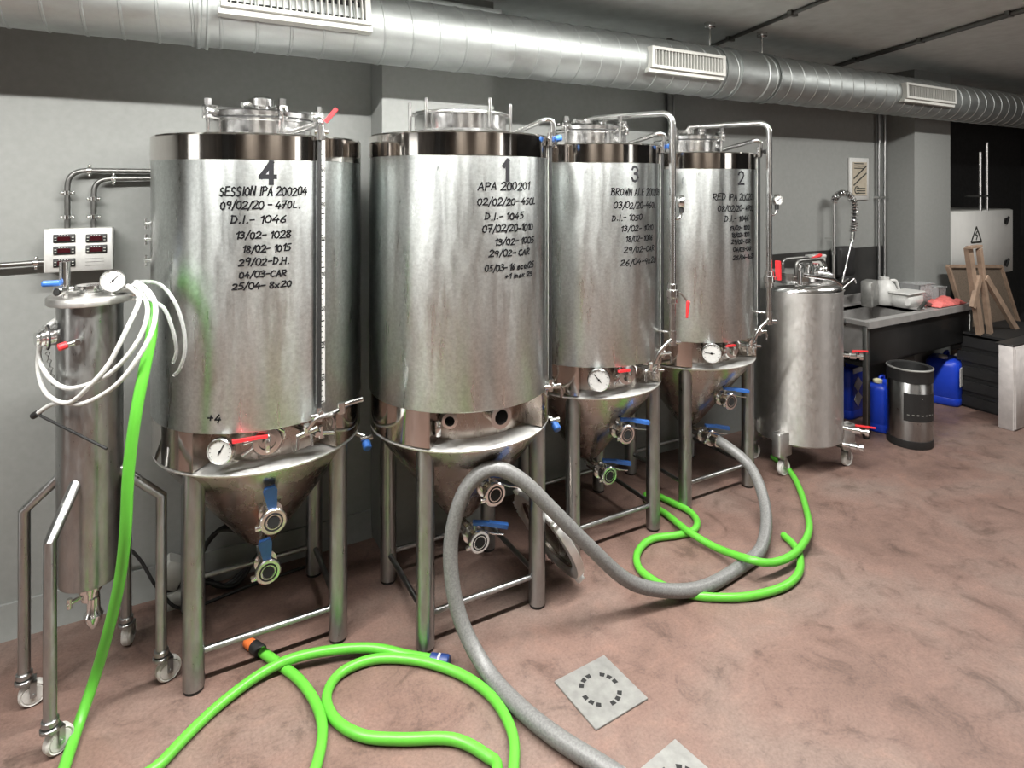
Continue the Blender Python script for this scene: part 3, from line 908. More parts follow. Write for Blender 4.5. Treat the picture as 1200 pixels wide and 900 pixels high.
    # --- tall gas pipe
    if num in '32':
        top = pol(.47, -62, 2.168)
        bot = pol(.47, -62, 1.03)
        gp = MB().tube(bend([(0, 0, 2.13), (0, 0, 2.168), top, bot], .06, 8), .0165, 14)
        gp.tube(bend([bot + Vector((.012, -.01, 0)), bot + Vector((-.01, 0, .012)), pol(.46, -66, 1.03), pol(.43, -70, .99), pol(.41, -72, .93)], .03), .010, 10)
        gp.cyl(bot + Vector((-.02, 0, 0)), bot + Vector((.04, -.01, -.005)), .012)
        gp.cyl(bot + Vector((0, 0, -.02)), bot + Vector((0, 0, .04)), .018)
        b = pol(.47, -62, 1.27)
        gp.cyl(b + Vector((0, 0, -.05)), b + Vector((0, 0, .05)), .024, bev=.004).cyl(b + Vector((0, 0, -.022)), b + Vector((0, 0, .022)), .031, bev=.006)
        gp.cyl(pol(.38, -62, 1.075), pol(.48, -62, 1.075), .006).cyl(pol(.47, -62, 1.065), pol(.47, -62, 1.085), .02)
        hk = pol(.47, -62, 1.64)
        gp.tube(bend([hk, hk + Vector((.045, -.01, 0)), hk + Vector((.05, -.012, .055))], .03), .007, 10)
        g = gp.build('gas_pipe', 'bright', t)
        gax = Vector((-.1, -1, 0)) if num == '2' else Vector((.72, -.69, 0))
        gc = hk + Vector((.055, -.015, .085))
        gauge(g, gc, gax, .032, 'pressure_gauge', 30)
        MB().cyl(hk + Vector((.05, -.012, .03)), hk + Vector((.05, -.012, .06)), .012).build('gauge_nut', 'black', g)
        hv = b + Vector((.03, -.012, .0))
        if num == '3':
            MB().tube([b + Vector((.02, -.01, 0)), hv + Vector((.012, 0, 0)), hv + Vector((.045, -.02, -.045))], .005, 8).build('lever_arm', 'bright', g)
            MB().cyl(hv + Vector((.045, -.02, -.04)), hv + Vector((.036, -.02, -.125)), .010, .006, n=10, bev=.002).build('lever_grip', 'red', g)
        else:
            MB().tube([b + Vector((.02, -.01, 0)), hv + Vector((.01, 0, .0)), hv + Vector((.02, -.01, .02))], .005, 8).build('lever_arm', 'bright', g)
            MB().bar(hv + Vector((.02, -.012, -.005)), hv + Vector((.014, -.012, .105)), .030, .014).build('lever_grip', 'red', g)
    # --- small tap with blue knob low on the far side
    if num in '41':
        d = MB().cyl(pol(.33, -18, .775), pol(.415, -20, .745), .010)
        d.at(pol(.41, -20, .745)).cyl((-.02, -.02, .0), (.03, -.02, .0), .012)
        dt = d.build('side_tap', 'bright', t)
        MB().at(pol(.41, -20, .745)).cyl((.0, -.03, -.012), (.0, -.06, -.03), .018, bev=.004).build('tap_knob', 'blue', dt)
    if num == '4':
        sp = MB()
        for z in (1.66, 1.60, 1.52):
            sp.at(pol(R, 178, z)).cyl((.01, 0, 0), (-.02, -.006, 0), .008).cyl((-.014, -.004, -.02), (-.014, -.004, .02), .006)
        sp.build('side_port', 'bright', t)
    # --- writing
    nm = MB()
    k, a0, a1, z, h = NUMBERS[num]
    z = {'4': 1.85, '1': 1.865, '3': 1.862, '2': 1.85}[num]
    write_cyl(nm, k, a0 + .4, a1 - .4, z, h, R + .0012, .017 if num in '41' else .011, glyphs=PRINT4)
    nm.build('printed_number', 'print', t)
    rng = random.Random(ord(num))
    for tx, a0, a1, z, h in WRITING[num]:
        wr = MB()
        write_cyl(wr, tx, a0, a1, z, h * .9, R + .0011, .0052, jitter=.08)
        wr.build('marker_writing', 'ink', t)
    return t


for n_ in '4132':
    tank(n_)

# removed manway lid leaning on the front right leg of tank 1
fv, rv = Vector((.4869, .8735, 0)), Vector((.8735, -.4869, 0))
ax_a = (rv * -.52 + Vector((0, 0, .855))).normalized()
ax_p = rv * .855 + Vector((0, 0, .52))
ax_w = (fv * -.88 + ax_p * .47).normalized()
ax_n = ax_a.cross(ax_w).normalized()
if ax_n.dot(fv) > 0:
    ax_n = -ax_n
ax_w = ax_n.cross(ax_a)
mat = Matrix((ax_a, ax_w, ax_n)).transposed().to_4x4()
lc = fv * 2.80 + rv * .150 + Vector((0, 0, .215))
ld = thing('loose_manway_lid', 'round steel manway lid leaning on the front right leg of tank 1', 'lid', lc)
MB().at((0, 0, 0), mat=mat).lathe([(.0001, -.045), (.10, -.040), (.165, -.018), (.178, .004), (.183, .006), (.186, -.02), (.11, -.05), (.0001, -.056)], 56, closed=False).build('lid_dish', 'cone', ld)
MB().at((0, 0, 0), mat=mat).lathe([(.170, .006), (.178, .012), (.212, .012), (.218, .004), (.218, -.020), (.208, -.026), (.174, -.014)], 56, closed=True).build('lid_rim', 'ledge', ld)
for a in (15, 60, 75, 140, 200, 300):
    c = MB().at((0, 0, 0), mat=mat @ Matrix.Rotation(math.radians(a), 4, 'Z'))
    c.box((.205, -.018, -.020), (.236, -.006, .012), .002).box((.205, .006, -.020), (.236, .018, .012), .002).box((.20, -.018, -.026), (.222, .018, -.016))
    c.build('lid_lug', 'ledge', ld)
# ================================================================ wheeled column filter on the left
CX, CY = -0.25, 2.614
colf = thing('filter_housing', 'tall narrow steel column vessel on four castors beside tank 4', 'vessel', (CX, CY, 0))
MB().lathe([(.0001, .415), (.07, .417), (.092, .428), (.0985, .445), (.0985, 1.40), (.09, 1.40)], 56).build('column_body', 'leg', colf)
MB().lathe([(.0001, 1.396), (.125, 1.396), (.128, 1.40), (.128, 1.418), (.125, 1.422), (.0001, 1.422)], 56).build('top_flange', 'satin', colf)
fa = MB().at((.0, -.0, 1.42)).lathe([(.04, 0), (.04, .012), (.034, .014), (.034, .022), (.045, .024), (.045, .036), (.0001, .038)], 28)
fa.build('filler_cap', 'bright', colf)
pg = gauge(colf, (.072, -.075, 1.475), (.0, -1, .12), .040, 'pressure_gauge', 45)
MB().cyl((.072, -.06, 1.415), (.072, -.06, 1.44), .009).build('gauge_stem', 'bright', pg)
hv = MB().at((-.068, -.045, 1.42))
hv.cyl((0, 0, 0), (0, 0, .045), .010).cyl((0, 0, .035), (0, 0, .065), .015, bev=.003).cyl((0, 0, .06), (0, 0, .125), .016).cyl((-.03, -.01, .03), (.02, .01, .03), .012).cyl((-.015, -.05, .03), (0, 0, .03), .015, bev=.003)
h = hv.build('inlet_valve', 'bright', colf)
MB().at((-.068, -.045, 1.42)).box((-.06, -.035, .048), (-.008, -.01, .066), .004).build('valve_handle', 'blue', h)
MB().at((-.083, -.098, 1.45), axis=(-.25, -1, 0)).lathe([(.0001, .0), (.008, .0), (.008, .002), (.0001, .002)], 12).build('bore', 'hole', h)
MB().tube([(.12, -.04, 1.415), (.165, -.06, 1.42), (.17, -.068, 1.41), (.165, -.06, 1.40), (.12, -.04, 1.40)], .006, 8).build('hose_hook', 'bright', colf)
sp = MB().cyl((-.095, -.02, 1.29), (-.14, -.035, 1.29), .03, bev=.003).cyl((-.12, -.027, 1.29), (-.128, -.03, 1.29), .042).cyl((-.13, -.03, 1.29), (-.15, -.038, 1.29), .022)
s_ = sp.build('side_union', 'bright', colf)
MB().cyl((-.115, -.0255, 1.29), (-.1215, -.0275, 1.29), .0425).build('union_gasket', 'black', s_)
ch = MB()
for k in range(9):
    ch.at((-.117 + .002 * k, -.03, 1.235 - .013 * k), mat=Matrix.Rotation(k * 1.57, 4, 'Z') @ Matrix.Rotation(1.57, 4, 'X')).ring(.006, .0015, 10, 5)
ch.build('chain', 'dark_metal', colf)
tp = MB().cyl((-.02, -.095, 1.285), (-.022, -.14, 1.285), .009).cyl((-.02, -.125, 1.285), (-.055, -.135, 1.28), .010)
t_ = tp.build('sample_tap', 'bright', colf)
MB().cyl((-.05, -.134, 1.281), (-.075, -.142, 1.274), .012, bev=.003).build('tap_knob', 'red', t_)
bo = MB().cyl((.0, 0, .35), (.0, 0, .418), .028).cyl((0, 0, .385), (0, 0, .398), .038)
bo.at((.01, -.012, .30)).lathe([(.0001, -.05), (.012, -.045), (.026, -.02), (.03, 0), (.022, .015), (.02, .06), (.0001, .06)], 20)
bo.at((0, 0, 0)).cyl((-.02, 0, .365), (-.065, -.02, .36), .008).cyl((-.058, -.018, .345), (-.058, -.018, .378), .008)
bo.build('drain_outlet', 'bright', colf)
legs = {'FL': (-.335, 2.40), 'BL': (-.445, 2.675), 'FR': (-.033, 2.565), 'BR': (-.155, 2.83)}
for k, (lx, ly) in legs.items():
    v = Vector((lx - CX, ly - CY, 0))
    u = v.normalized()
    lm = MB()
    # bent leg: sloping arm from the vessel, mitred to an upright
    lm.tube([u * .085 + Vector((0, 0, .80)), v + Vector((0, 0, .682)), v + Vector((0, 0, .125))], .0185, 16)
    l = lm.build('leg', 'leg', colf)
    cs = MB().at(v)
    cs.cyl((0, 0, .105), (0, 0, .125), .024, bev=.003).cyl((0, 0, .088), (0, 0, .102), .028, bev=.003)
    sw = {'FL': 35, 'BL': 10, 'FR': 20, 'BR': 75}[k]
    off = Matrix.Rotation(math.radians(sw), 4, 'Z')
    cs.at(v, mat=off)
    cs.box((.015, -.022, .036), (.033, -.018, .090)).box((.015, .018, .036), (.033, .022, .090)).box((-.012, -.022, .084), (.034, .022, .090))
    cs.cyl((.024, -.025, .042), (.024, .025, .042), .007)
    c_ = cs.build('caster', 'leg', l)
    w = MB().at(v + (off @ Vector((.024, 0, .042))), mat=off @ Matrix.Rotation(math.radians(90), 4, 'X'))
    w.lathe([(.0001, -.015), (.030, -.015), (.032, -.012), (.036, -.0155), (.042, -.009), (.042, .009), (.036, .0155), (.032, .012), (.030, .015), (.0001, .015)], 28)
    w.build('wheel', 'wheel', l)

# hoses
def hose(name, pts, r, mat, label, cat, sub=6, n=12):
    o = MB().tube(catmull(pts, sub), r, n).build(name, mat, sharp=60)
    return tag(o, label, cat)


def hose_thing(name, pts, r, mat, label, cat, sub=6, n=12):
    t = thing(name, label, cat, (pts[0][0], pts[0][1], 0))
    o = Vector((pts[0][0], pts[0][1], 0))
    MB().tube([p - o for p in catmull(pts, sub)], r, n).build('hose_tube', mat, t, sharp=60)
    return t, o


hose('garden_hose', GREEN_HANGING, .0175, 'green', 'bright green hose hanging down from the hook of the column vessel', 'hose')
gt, o = hose_thing('garden_hose', GREEN_FLOOR, .0175, 'green', 'bright green hose looped on the floor in front of tanks 4 and 1', 'hose')
p0, p1 = Vector(GREEN_FLOOR[0]) - o, Vector(GREEN_FLOOR[1]) - o
d0 = (p0 - p1).normalized()
MB().cyl(p0 - d0 * .005, p0 + d0 * .05, .023, bev=.004).build('hose_collar', 'black', gt)
MB().cyl(p0 + d0 * .048, p0 + d0 * .095, .021, .019, bev=.004).build('hose_connector', 'orange', gt)
p0, p1 = Vector(GREEN_FLOOR[-1]) - o, Vector(GREEN_FLOOR[-2]) - o
d0 = (p0 - p1).normalized()
cn = MB().cyl(p0 - d0 * .02, p0 + d0 * .02, .022, bev=.004).cyl(p0 + d0 * .018, p0 + d0 * .055, .024, bev=.004)
c_ = cn.build('hose_connector', 'navy', gt)
MB().cyl(p0 + d0 * .012, p0 + d0 * .02, .0235).build('connector_ring', 'white', c_)
hose('garden_hose', GREEN_REAR, .0175, 'green', 'bright green hose curling on the floor between tank 3 and the wheeled vessel', 'hose')
gh, o = hose_thing('transfer_hose', GREY_HOSE, .029, 'grey_hose', 'thick grey transfer hose arching from tank 2 over the floor to the foreground', 'hose', n=16)
p0 = Vector(GREY_HOSE[0]) - o
MB().cyl(p0 + Vector((0, .005, 0)), p0 + Vector((.006, -.05, -.002)), .036, bev=.004).build('hose_coupling', 'bright', gh)
wc, o = hose_thing('tube_coil', WHITE_COIL, .0075, 'white', 'white plastic tubing coiled in big loops over the column vessel', 'tube', n=8)
for i, pts in enumerate((CLEAR_TUBE, CLEAR_TUBE_B)):
    MB().tube([p - o for p in catmull(pts, 6)], .0062, 8).build('clear_tail', 'clear', wc, sharp=60)
e0 = Vector(WHITE_COIL[-1]) - o; e1 = Vector(WHITE_COIL[-2]) - o
dd = (e0 - e1).normalized()
MB().cyl(e0 - dd * .01, e0 + dd * .018, .011).build('end_clip', 'black', wc)
hose('stirring_rod', [ROD[0], [(a + b) / 2 for a, b in zip(*ROD)], ROD[1]], .0045, 'black', 'thin black rod hanging slanted from the end of the white tubing', 'rod', sub=3, n=8)

# ---------------------------------------------------------------- control box with displays
cb = thing('control_box', 'white control box with five small dark red displays on the wall', 'control box', (-0.33, 3.14, 1.545))
MB().box((-.112, -.10, -.085), (.115, 0, .085), .008).build('enclosure', 'cream', cb)
MB().box((-.114, -.108, -.087), (.117, -.098, .087), .004).build('front_panel', 'white', cb)
slots = [(-.083, .048), (-.083, .0), (-.083, -.050), (.024, .045), (.024, .0)]
for sx, sz in slots:
    d = MB().box((sx, -.113, sz - .017), (sx + .073, -.107, sz + .017), .002).build('display_frame', 'black', cb)
    MB().box((sx + .014, -.1142, sz - .010), (sx + .056, -.1128, sz + .008)).build('display', 'display', d)
    mk = MB()
    for k in range(4):
        mk.box((sx + .018 + k * .009, -.1145, sz + .011), (sx + .022 + k * .009, -.1128, sz + .0135))
    for s_ in (.004, .061):
        mk.box((sx + s_, -.1145, sz - .009), (sx + s_ + .007, -.1128, sz - .006)).box((sx + s_, -.1145, sz + .002), (sx + s_ + .007, -.1128, sz + .005))
    mk.build('display_mark', 'cream', d)
gr = MB()
for z in (-.038, -.052, -.066):
    gr.box((.022, -.1085, z), (.086, -.1072, z + .0015))
gr.build('groove', 'dark_metal', cb)


def conduit(name, label, pts, rad, clips):
    t = thing(name, label, 'conduit', pts[0], group='conduits of the control box')
    o = Vector(pts[0])
    MB().tube(bend([Vector(p) - o for p in pts], rad, 7), .0105, 12).build('conduit_tube', 'dark_metal', t)
    for c, ax in clips:
        k = MB().at(Vector(c) - o, axis=ax)
        k.lathe([(.0106, -.008), (.014, -.008), (.014, .008), (.0106, .008)], 14, closed=True)
        k.M = Matrix.Translation(Vector(c) - o)
        a = Vector(ax)
        s = Vector((1, 0, 0)) if abs(a.z) > .5 else Vector((0, 0, 1))
        k.sphere(s * .019, .0075, 10, 6).sphere(s * -.019, .0075, 10, 6)
        k.cyl((0, .012, 0), (0, .04, 0), .006)
        k.build('clip', 'bright', t)


conduit('wall_conduit', 'taller outer dark conduit rising from the control box and bending to tank 4', [(-.375, 3.10, 1.63), (-.375, 3.10, 1.868), (.12, 3.10, 1.868)], .07, [((-.375, 3.10, 1.675), (0, 0, 1)), ((-.375, 3.10, 1.775), (0, 0, 1)), ((-.30, 3.10, 1.868), (1, 0, 0))])
conduit('wall_conduit', 'shorter inner dark conduit rising from the control box and bending to tank 4', [(-.285, 3.10, 1.63), (-.285, 3.10, 1.833), (.12, 3.10, 1.842)], .06, [((-.285, 3.10, 1.675), (0, 0, 1)), ((-.285, 3.10, 1.75), (0, 0, 1)), ((-.215, 3.10, 1.834), (1, 0, 0))])
conduit('wall_conduit', 'dark conduit leaving the left side of the control box toward the picture edge', [(-.44, 3.10, 1.495), (-1.3, 3.10, 1.47)], .05, [((-.478, 3.10, 1.494), (1, 0, 0)), ((-.9, 3.10, 1.482), (1, 0, 0))])

# clutter behind tank 4
pb = thing('pump_box', 'small pale junction box on the floor behind tank 4 near the wall', 'box', (0.0, 3.03, 0))
MB().box((-.05, -.05, .0), (.06, .05, .07), .006).build('base', 'cream', pb)
mb = MB().at((.0, 0, .135), mat=Matrix.Rotation(.5, 4, 'Y')); mb.box((-.045, -.04, -.05), (.045, .04, .06), .006); mb.build('motor_cover', 'cream', pb)
MB().cyl((-.01, 0, .06), (.01, 0, .10), .03).build('motor_neck', 'black', pb)
coilp = []
for k in range(61):
    a = k / 60 * 2 * math.pi * 3.0
    rr = .125 + .012 * math.sin(k * 1.3)
    coilp.append((.22 + rr * math.cos(a), 3.02 + .012 * (k / 20 - 1), .145 + rr * math.sin(a)))
hose('cable_coil', coilp, .009, 'black', 'black cable coiled and propped against the wall behind tank 4', 'cable', sub=2, n=8)
hose('floor_cable', [(-.30, 3.08, .20), (-.18, 3.06, .27), (-.12, 3.05, .22), (-.05, 3.0, .10), (.05, 2.95, .012), (.3, 2.98, .012), (.55, 3.0, .012)], .007, 'black', 'thin black cable trailing along the wall foot behind the column vessel', 'cable', n=8)

# ---------------------------------------------------------------- drain covers
def drain(loc, rz, s, label):
    t = thing('drain_cover', label, 'drain', loc, rz, 'drain covers in the floor')
    MB().box((-s, -s, .0), (s, s, .006), .002).build('plate', 'cover_metal', t)
    for k in range(16):
        if k % 4 == 3:
            continue
        a = 2 * math.pi * (k + .0) / 16
        sl = MB().at((0, 0, 0), mat=Matrix.Rotation(a, 4, 'Z'))
        sl.prism([(s * .50, -s * .065), (s * .64, -s * .085), (s * .64, s * .085), (s * .50, s * .065)], .0058, .0066)
        sl.build('slot', 'hole', t)


drain((1.337, 1.763, 0), math.radians(3), .118, 'square grey drain cover with a ring of slots set in the open floor')
drain((1.33, 1.355, 0), math.radians(8), .118, 'square grey drain cover cut off by the bottom edge of the picture')
# ================================================================ wheeled serving vessel
KX, KY, KR = 3.60, 2.62, 0.268
kt = thing('serving_vessel', 'squat grey steel vessel on castors standing between tank 2 and the sink', 'vessel', (KX, KY, 0))
MB().lathe([(.0001, .18), (KR - .02, .18), (KR, .195), (KR, 1.14), (KR - .006, 1.143)], 72).build('shell', 'satin', kt)
MB().lathe([(KR - .001, 1.139), (KR - .004, 1.152), (KR - .02, 1.172), (KR - .05, 1.186), (.13, 1.203), (.0001, 1.206)], 72).build('domed_top', 'bright', kt)
MB().lathe([(.155, 1.185), (.155, 1.225), (.165, 1.23), (.165, 1.245), (.0001, 1.255)], 44).build('hatch', 'bright', kt)
hn = MB()
for off in (-.05, .05):
    hn.tube(bend([(-.15, off - .05, 1.24), (-.15, off - .05, 1.33), (.12, off - .05, 1.33), (.16, off - .05, 1.24)], .05), .012, 10)
hn.build('hatch_bridge', 'dark_metal', kt)
ha = MB()
for x in (-.10, -.02, .07):
    ha.cyl((x, -.08, 1.24), (x, -.08, 1.29), .018).cyl((x, -.08, 1.285), (x, -.08, 1.30), .026)
ha.tube(bend([(-.11, -.09, 1.29), (-.11, -.09, 1.315), (.02, -.09, 1.315), (.02, -.09, 1.29)], .02), .007, 8)
ha.cyl((.0, -.14, 1.25), (.10, -.17, 1.23), .016).cyl((.08, -.10, 1.26), (.16, -.13, 1.225), .014).sphere((.06, -.13, 1.265), .026).sphere((.12, -.11, 1.26), .022)
ha.build('top_fittings', 'bright', kt)
MB().cyl((.15, .0, 1.315), (.30, .04, 1.33), .012, bev=.003).build('bridge_grip', 'red', kt)
pv = MB().cyl((-.22, -.19, 1.26), (.06, -.20, 1.215), .013).cyl((.05, -.20, 1.22), (.16, -.20, 1.17), .012).cyl((.16, -.20, 1.175), (.26, -.18, 1.195), .008).cyl((-.24, -.19, 1.20), (-.24, -.19, 1.28), .012)
pv.build('top_valve', 'bright', kt)
def tap(z, az, ln, lever):
    a = pol(KR - .01, az, z); u = pol(1, az, 0)
    m = MB().cyl(a, a + u * ln, .014).cyl(a + u * ln * .35, a + u * ln * .7, .022, bev=.004).cyl(a + u * (ln - .02), a + u * ln, .024)
    o = m.build('side_tap', 'bright', kt)
    if lever:
        MB().bar(a + u * ln * .5 + Vector((0, 0, .03)), a + u * ln * 1.25 + Vector((.0, 0, .036)), .014, .008).build('tap_lever', 'red', o)
    MB().cyl(a + u * ln, a + u * (ln + .002), .014).build('bore', 'hole', o)
tap(.72, -50, .12, True)
tap(.27, -62, .15, True)
tap(.16, -60, .12, False)
MB().cyl(pol(KR - .01, -50, .93), pol(KR + .012, -50, .93), .02).build('level_port', 'black', kt)
fr = MB()
for az in (-165, -60, 60, 165 - 20):
    fr.bar(pol(.0, az, .165), pol(.26, az, .165), .03, .025)
fr.build('base_frame', 'dark_metal', kt)
for az in (-162, -45, 45, 145):
    q = pol(.285, az, 0)
    l = MB().at(q).box((-.06, -.03, .125), (.06, .03, .27), .006).build('castor_bracket', 'satin', kt)
    c = MB().at(q).cyl((0, 0, .105), (0, 0, .125), .028).box((-.006, -.023, .045), (.022, -.019, .108)).box((-.006, .019, .045), (.022, .023, .108)).cyl((.012, -.026, .048), (.012, .026, .048), .008)
    c.build('caster', 'leg', l)
    w = MB().at(q + Vector((.012, 0, .048)), mat=Matrix.Rotation(math.radians(90), 4, 'X')).lathe([(.0001, -.015), (.03, -.015), (.034, -.01), (.044, -.015), (.048, -.008), (.048, .008), (.044, .015), (.034, .01), (.03, .015), (.0001, .015)], 26)
    w.build('wheel', 'wheel', l)

# ================================================================ sink counter
SX0, SX1, SY0, SY1, SZ = 4.32, 5.80, 2.585, 3.10, 0.835
sk_ = thing('sink_counter', 'long dull steel sink counter against the wall under the framed sign', 'sink', (SX0, SY0, 0))
W_, D_ = SX1 - SX0, SY1 - SY0
bx0, bx1, by0, by1 = .05, .80, .06, D_ - .08
tp = MB().box((0, 0, SZ - .03), (W_, by0, SZ)).box((0, by1, SZ - .03), (W_, D_, SZ)).box((0, by0, SZ - .03), (bx0, by1, SZ)).box((bx1, by0, SZ - .03), (W_, by1, SZ))
tp.box((0, -.012, SZ - .045), (W_, 0, SZ + .004)).box((0, D_ - .015, SZ), (W_, D_, SZ + .07))
tp.build('worktop', 'sink', sk_)
bs = MB().box((bx0 - .004, by0 - .004, SZ - .26), (bx1 + .004, by1 + .004, SZ - .255)).box((bx0 - .004, by0 - .004, SZ - .26), (bx0, by1, SZ - .005)).box((bx1, by0 - .004, SZ - .26), (bx1 + .004, by1, SZ - .005)).box((bx0, by0 - .004, SZ - .26), (bx1, by0, SZ - .005)).box((bx0, by1, SZ - .26), (bx1, by1 + .004, SZ - .005))
bs.build('basin', 'sink', sk_)
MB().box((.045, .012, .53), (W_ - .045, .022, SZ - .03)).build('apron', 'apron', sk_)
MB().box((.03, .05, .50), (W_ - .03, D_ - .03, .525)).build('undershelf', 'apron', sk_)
for x in (.022, W_ - .022):
    for y in (.022, D_ - .03):
        l = MB().box((x - .019, y - .019, .012), (x + .019, y + .019, SZ - .03), .003).build('leg', 'dark_metal', sk_)
        MB().cyl((x, y, 0), (x, y, .014), .02).build('foot_pad', 'black', l)

# pre-rinse spray tap
fp = thing('spray_tap', 'tall pre-rinse spray tap with a looped spring hose at the back of the sink', 'tap', (4.63, 3.045, SZ))
MB().cyl((0, 0, 0), (0, 0, .84), .013).cyl((0, 0, 0), (0, 0, .05), .028).cyl((0, 0, .42), (0, 0, .47), .018).build('riser', 'bright', fp)
MB().bar((0, 0, .55), (0, .07, .55), .014, .014).build('wall_bracket', 'bright', fp)
core = catmull([(0, 0, .84), (.02, -.01, .89), (.08, -.03, .915), (.15, -.05, .88), (.18, -.06, .80), (.175, -.06, .68), (.16, -.06, .60)], 10)
MB().tube(core, .013, 8).build('inner_hose', 'black', fp)
sp_, tw = [], 0
for i in range(len(core) - 1):
    a, b = core[i], core[i + 1]
    t_ = (b - a).normalized()
    u = t_.cross(Vector((0.2, 1, 0))).normalized(); w = t_.cross(u)
    for k in range(8):
        ang = 2 * math.pi * k / 8 * .4 + tw
        sp_.append(a.lerp(b, k / 8) + (u * math.cos(ang) + w * math.sin(ang)) * .024)
    tw += 2 * math.pi * .4
MB().tube(sp_, .0050, 5).build('spring', 'bright', fp)
hd_ = MB().cyl((.16, -.06, .60), (.14, -.065, .54), .016).cyl((.14, -.065, .54), (.03, -.05, .20), .007).cyl((.145, -.062, .56), (.125, -.08, .52), .008)
hd_.cyl((.03, -.05, .20), (-.02, -.04, .04), .012).build('spray_head', 'bright', fp)
mx = thing('mixer_tap', 'low chrome swing tap at the left back of the sink basin', 'tap', (4.50, 3.02, SZ))
MB().cyl((0, 0, 0), (0, 0, .05), .02).cyl((-.06, 0, .03), (.06, 0, .03), .014).build('tap_body', 'bright', mx)
MB().tube(bend([(0, 0, .04), (.0, -.02, .08), (.24, -.08, .24), (.245, -.085, .20)], .03), .009, 10).build('spout', 'bright', mx)
MB().tube(bend([(.04, 0, .04), (.06, -.02, .05), (.16, -.05, .15)], .03), .006, 8).build('lever', 'bright', mx)

# things on the counter
b = thing('grey_block', 'upright grey block leaning at the back of the sink beside the white jug', 'block', (4.93, 2.93, SZ), .15)
mb = MB().at((0, 0, .0), mat=Matrix.Rotation(-.07, 4, 'Y')); mb.box((-.06, -.045, 0.004), (.06, .045, .21), .008)
mb.build('block', 'cover_metal', b)
MB().at((0, 0, 0), mat=Matrix.Rotation(-.07, 4, 'Y')).box((.058, -.035, .13), (.075, .035, .20), .004).build('end_cap', 'foam', b)
j = thing('plastic_jug', 'round white plastic jug standing at the back of the counter', 'jug', (5.13, 2.93, SZ))
MB().lathe([(.0001, 0), (.085, .002), (.095, .012), (.10, .05), (.098, .11), (.075, .165), (.045, .195), (.036, .20), (.036, .222), (.0001, .224)], 36).build('jug_body', 'white', j)
MB().tube(bend([(.03, -.03, .195), (.07, -.055, .20), (.105, -.06, .12), (.085, -.045, .09)], .03), .011, 10).build('jug_handle', 'white', j)
u = thing('plastic_tub', 'white plastic tub with rounded corners in front of the white jug', 'tub', (5.20, 2.79, SZ), .05)
MB().box((-.13, -.075, 0), (.13, .075, .105), .025).build('tub_body', 'white', u)
MB().box((-.138, -.083, .105), (.138, .083, .122), .008).build('tub_lid', 'white', u)
for (x, y, w, d, h, lab) in ((5.50, 2.87, .22, .16, .15, 'larger clear plastic box on the counter right of the white tub'), (5.64, 2.80, .11, .12, .12, 'smaller clear plastic box on the counter next to the pink cloth')):
    c = thing('clear_box', lab, 'box', (x, y, SZ))
    m = MB().box((-w / 2, -d / 2, 0), (w / 2, d / 2, .004))
    for (a0, b0, a1, b1) in ((-w / 2, -d / 2, w / 2, -d / 2 + .003), (-w / 2, d / 2 - .003, w / 2, d / 2), (-w / 2, -d / 2, -w / 2 + .003, d / 2), (w / 2 - .003, -d / 2, w / 2, d / 2)):
        m.box((a0, b0, .004), (a1, b1, h))
    m.build('box_body', 'clear_box', c)
    MB().box((-w / 2 - .006, -d / 2 - .006, h), (w / 2 + .006, d / 2 + .006, h + .006)).build('box_lid', 'clear_box', c)
# crumpled cloth
rng = random.Random(3)
vs, fs, n1, n2 = [], [], 18, 12
for iy in range(n2):
    for ix in range(n1):
        u_, v_ = ix / (n1 - 1), iy / (n2 - 1)
        env = max(0, (1 - (2 * u_ - 1) ** 4)) * max(0, (1 - (2 * v_ - 1) ** 4))
        vs.append(((u_ - .5) * .42 + rng.uniform(-.008, .008), (v_ - .5) * .17 + rng.uniform(-.006, .006), .004 + env * (.028 + .018 * math.sin(9 * u_ + 3 * v_) + .012 * math.sin(17 * u_ - 6 * v_) + rng.uniform(-.005, .005))))
for iy in range(n2 - 1):
    for ix in range(n1 - 1):
        fs.append((iy * n1 + ix, iy * n1 + ix + 1, (iy + 1) * n1 + ix + 1, (iy + 1) * n1 + ix))
cl = MB().add(vs, fs).build('cleaning_cloth', 'salmon', sharp=80)
cl.location = (5.52, 2.685, SZ + .001)
md = cl.modifiers.new('thick', 'SOLIDIFY'); md.thickness = .006; md.offset = 1
tag(cl, 'crumpled pink red cloth lying on the right end of the counter', 'cloth')
tg = thing('hose_gun', 'dark metal hose nozzle lying on the counter in front of the white tub', 'nozzle', (5.16, 2.645, SZ))
MB().cyl((-.12, -.03, .02), (.02, .0, .05), .012, .016).cyl((.02, 0, .05), (.16, .03, .02), .014).build('nozzle_body', 'dark_metal', tg)
MB().cyl((.0, 0, .045), (-.03, -.02, .01), .010).build('trigger', 'bright', tg)

# on the wall over the sink
sg = thing('framed_sign', 'small framed brownish sign hanging on the wall above the sink', 'sign', (5.10, WALL_Y, 1.868))
MB().box((-.135, -.02, -.178), (.135, 0, .178), .004).build('frame', 'white', sg)
MB().box((-.098, -.024, -.142), (.098, -.018, .142)).build('print', 'paper', sg)
st = MB()
for a, b_ in (((-.09, .0), (.09, .11)), ((-.09, -.055), (.09, .05))):
    st.bar((a[0], -.0255, a[1]), (b_[0], -.0255, b_[1]), .012, .002, up=(0, 1, 0))
st.build('diagonal_stripe', 'yellow', sg)
for z, xa, xb in ((.125, -.08, .05), (.105, -.08, .05), (.085, -.08, .05), (-.085, -.05, .075), (-.105, -.05, .075), (-.125, -.05, .075)):
    MB().box((xa, -.0262, z), (xb, -.0238, z + .008)).build('printed_line', 'yellow', sg)
ln = MB()
ln.at((-.045, -.025, -.095), axis=(0, -1, 0)).ring(.03, .004, 24, 6, 20, 320)
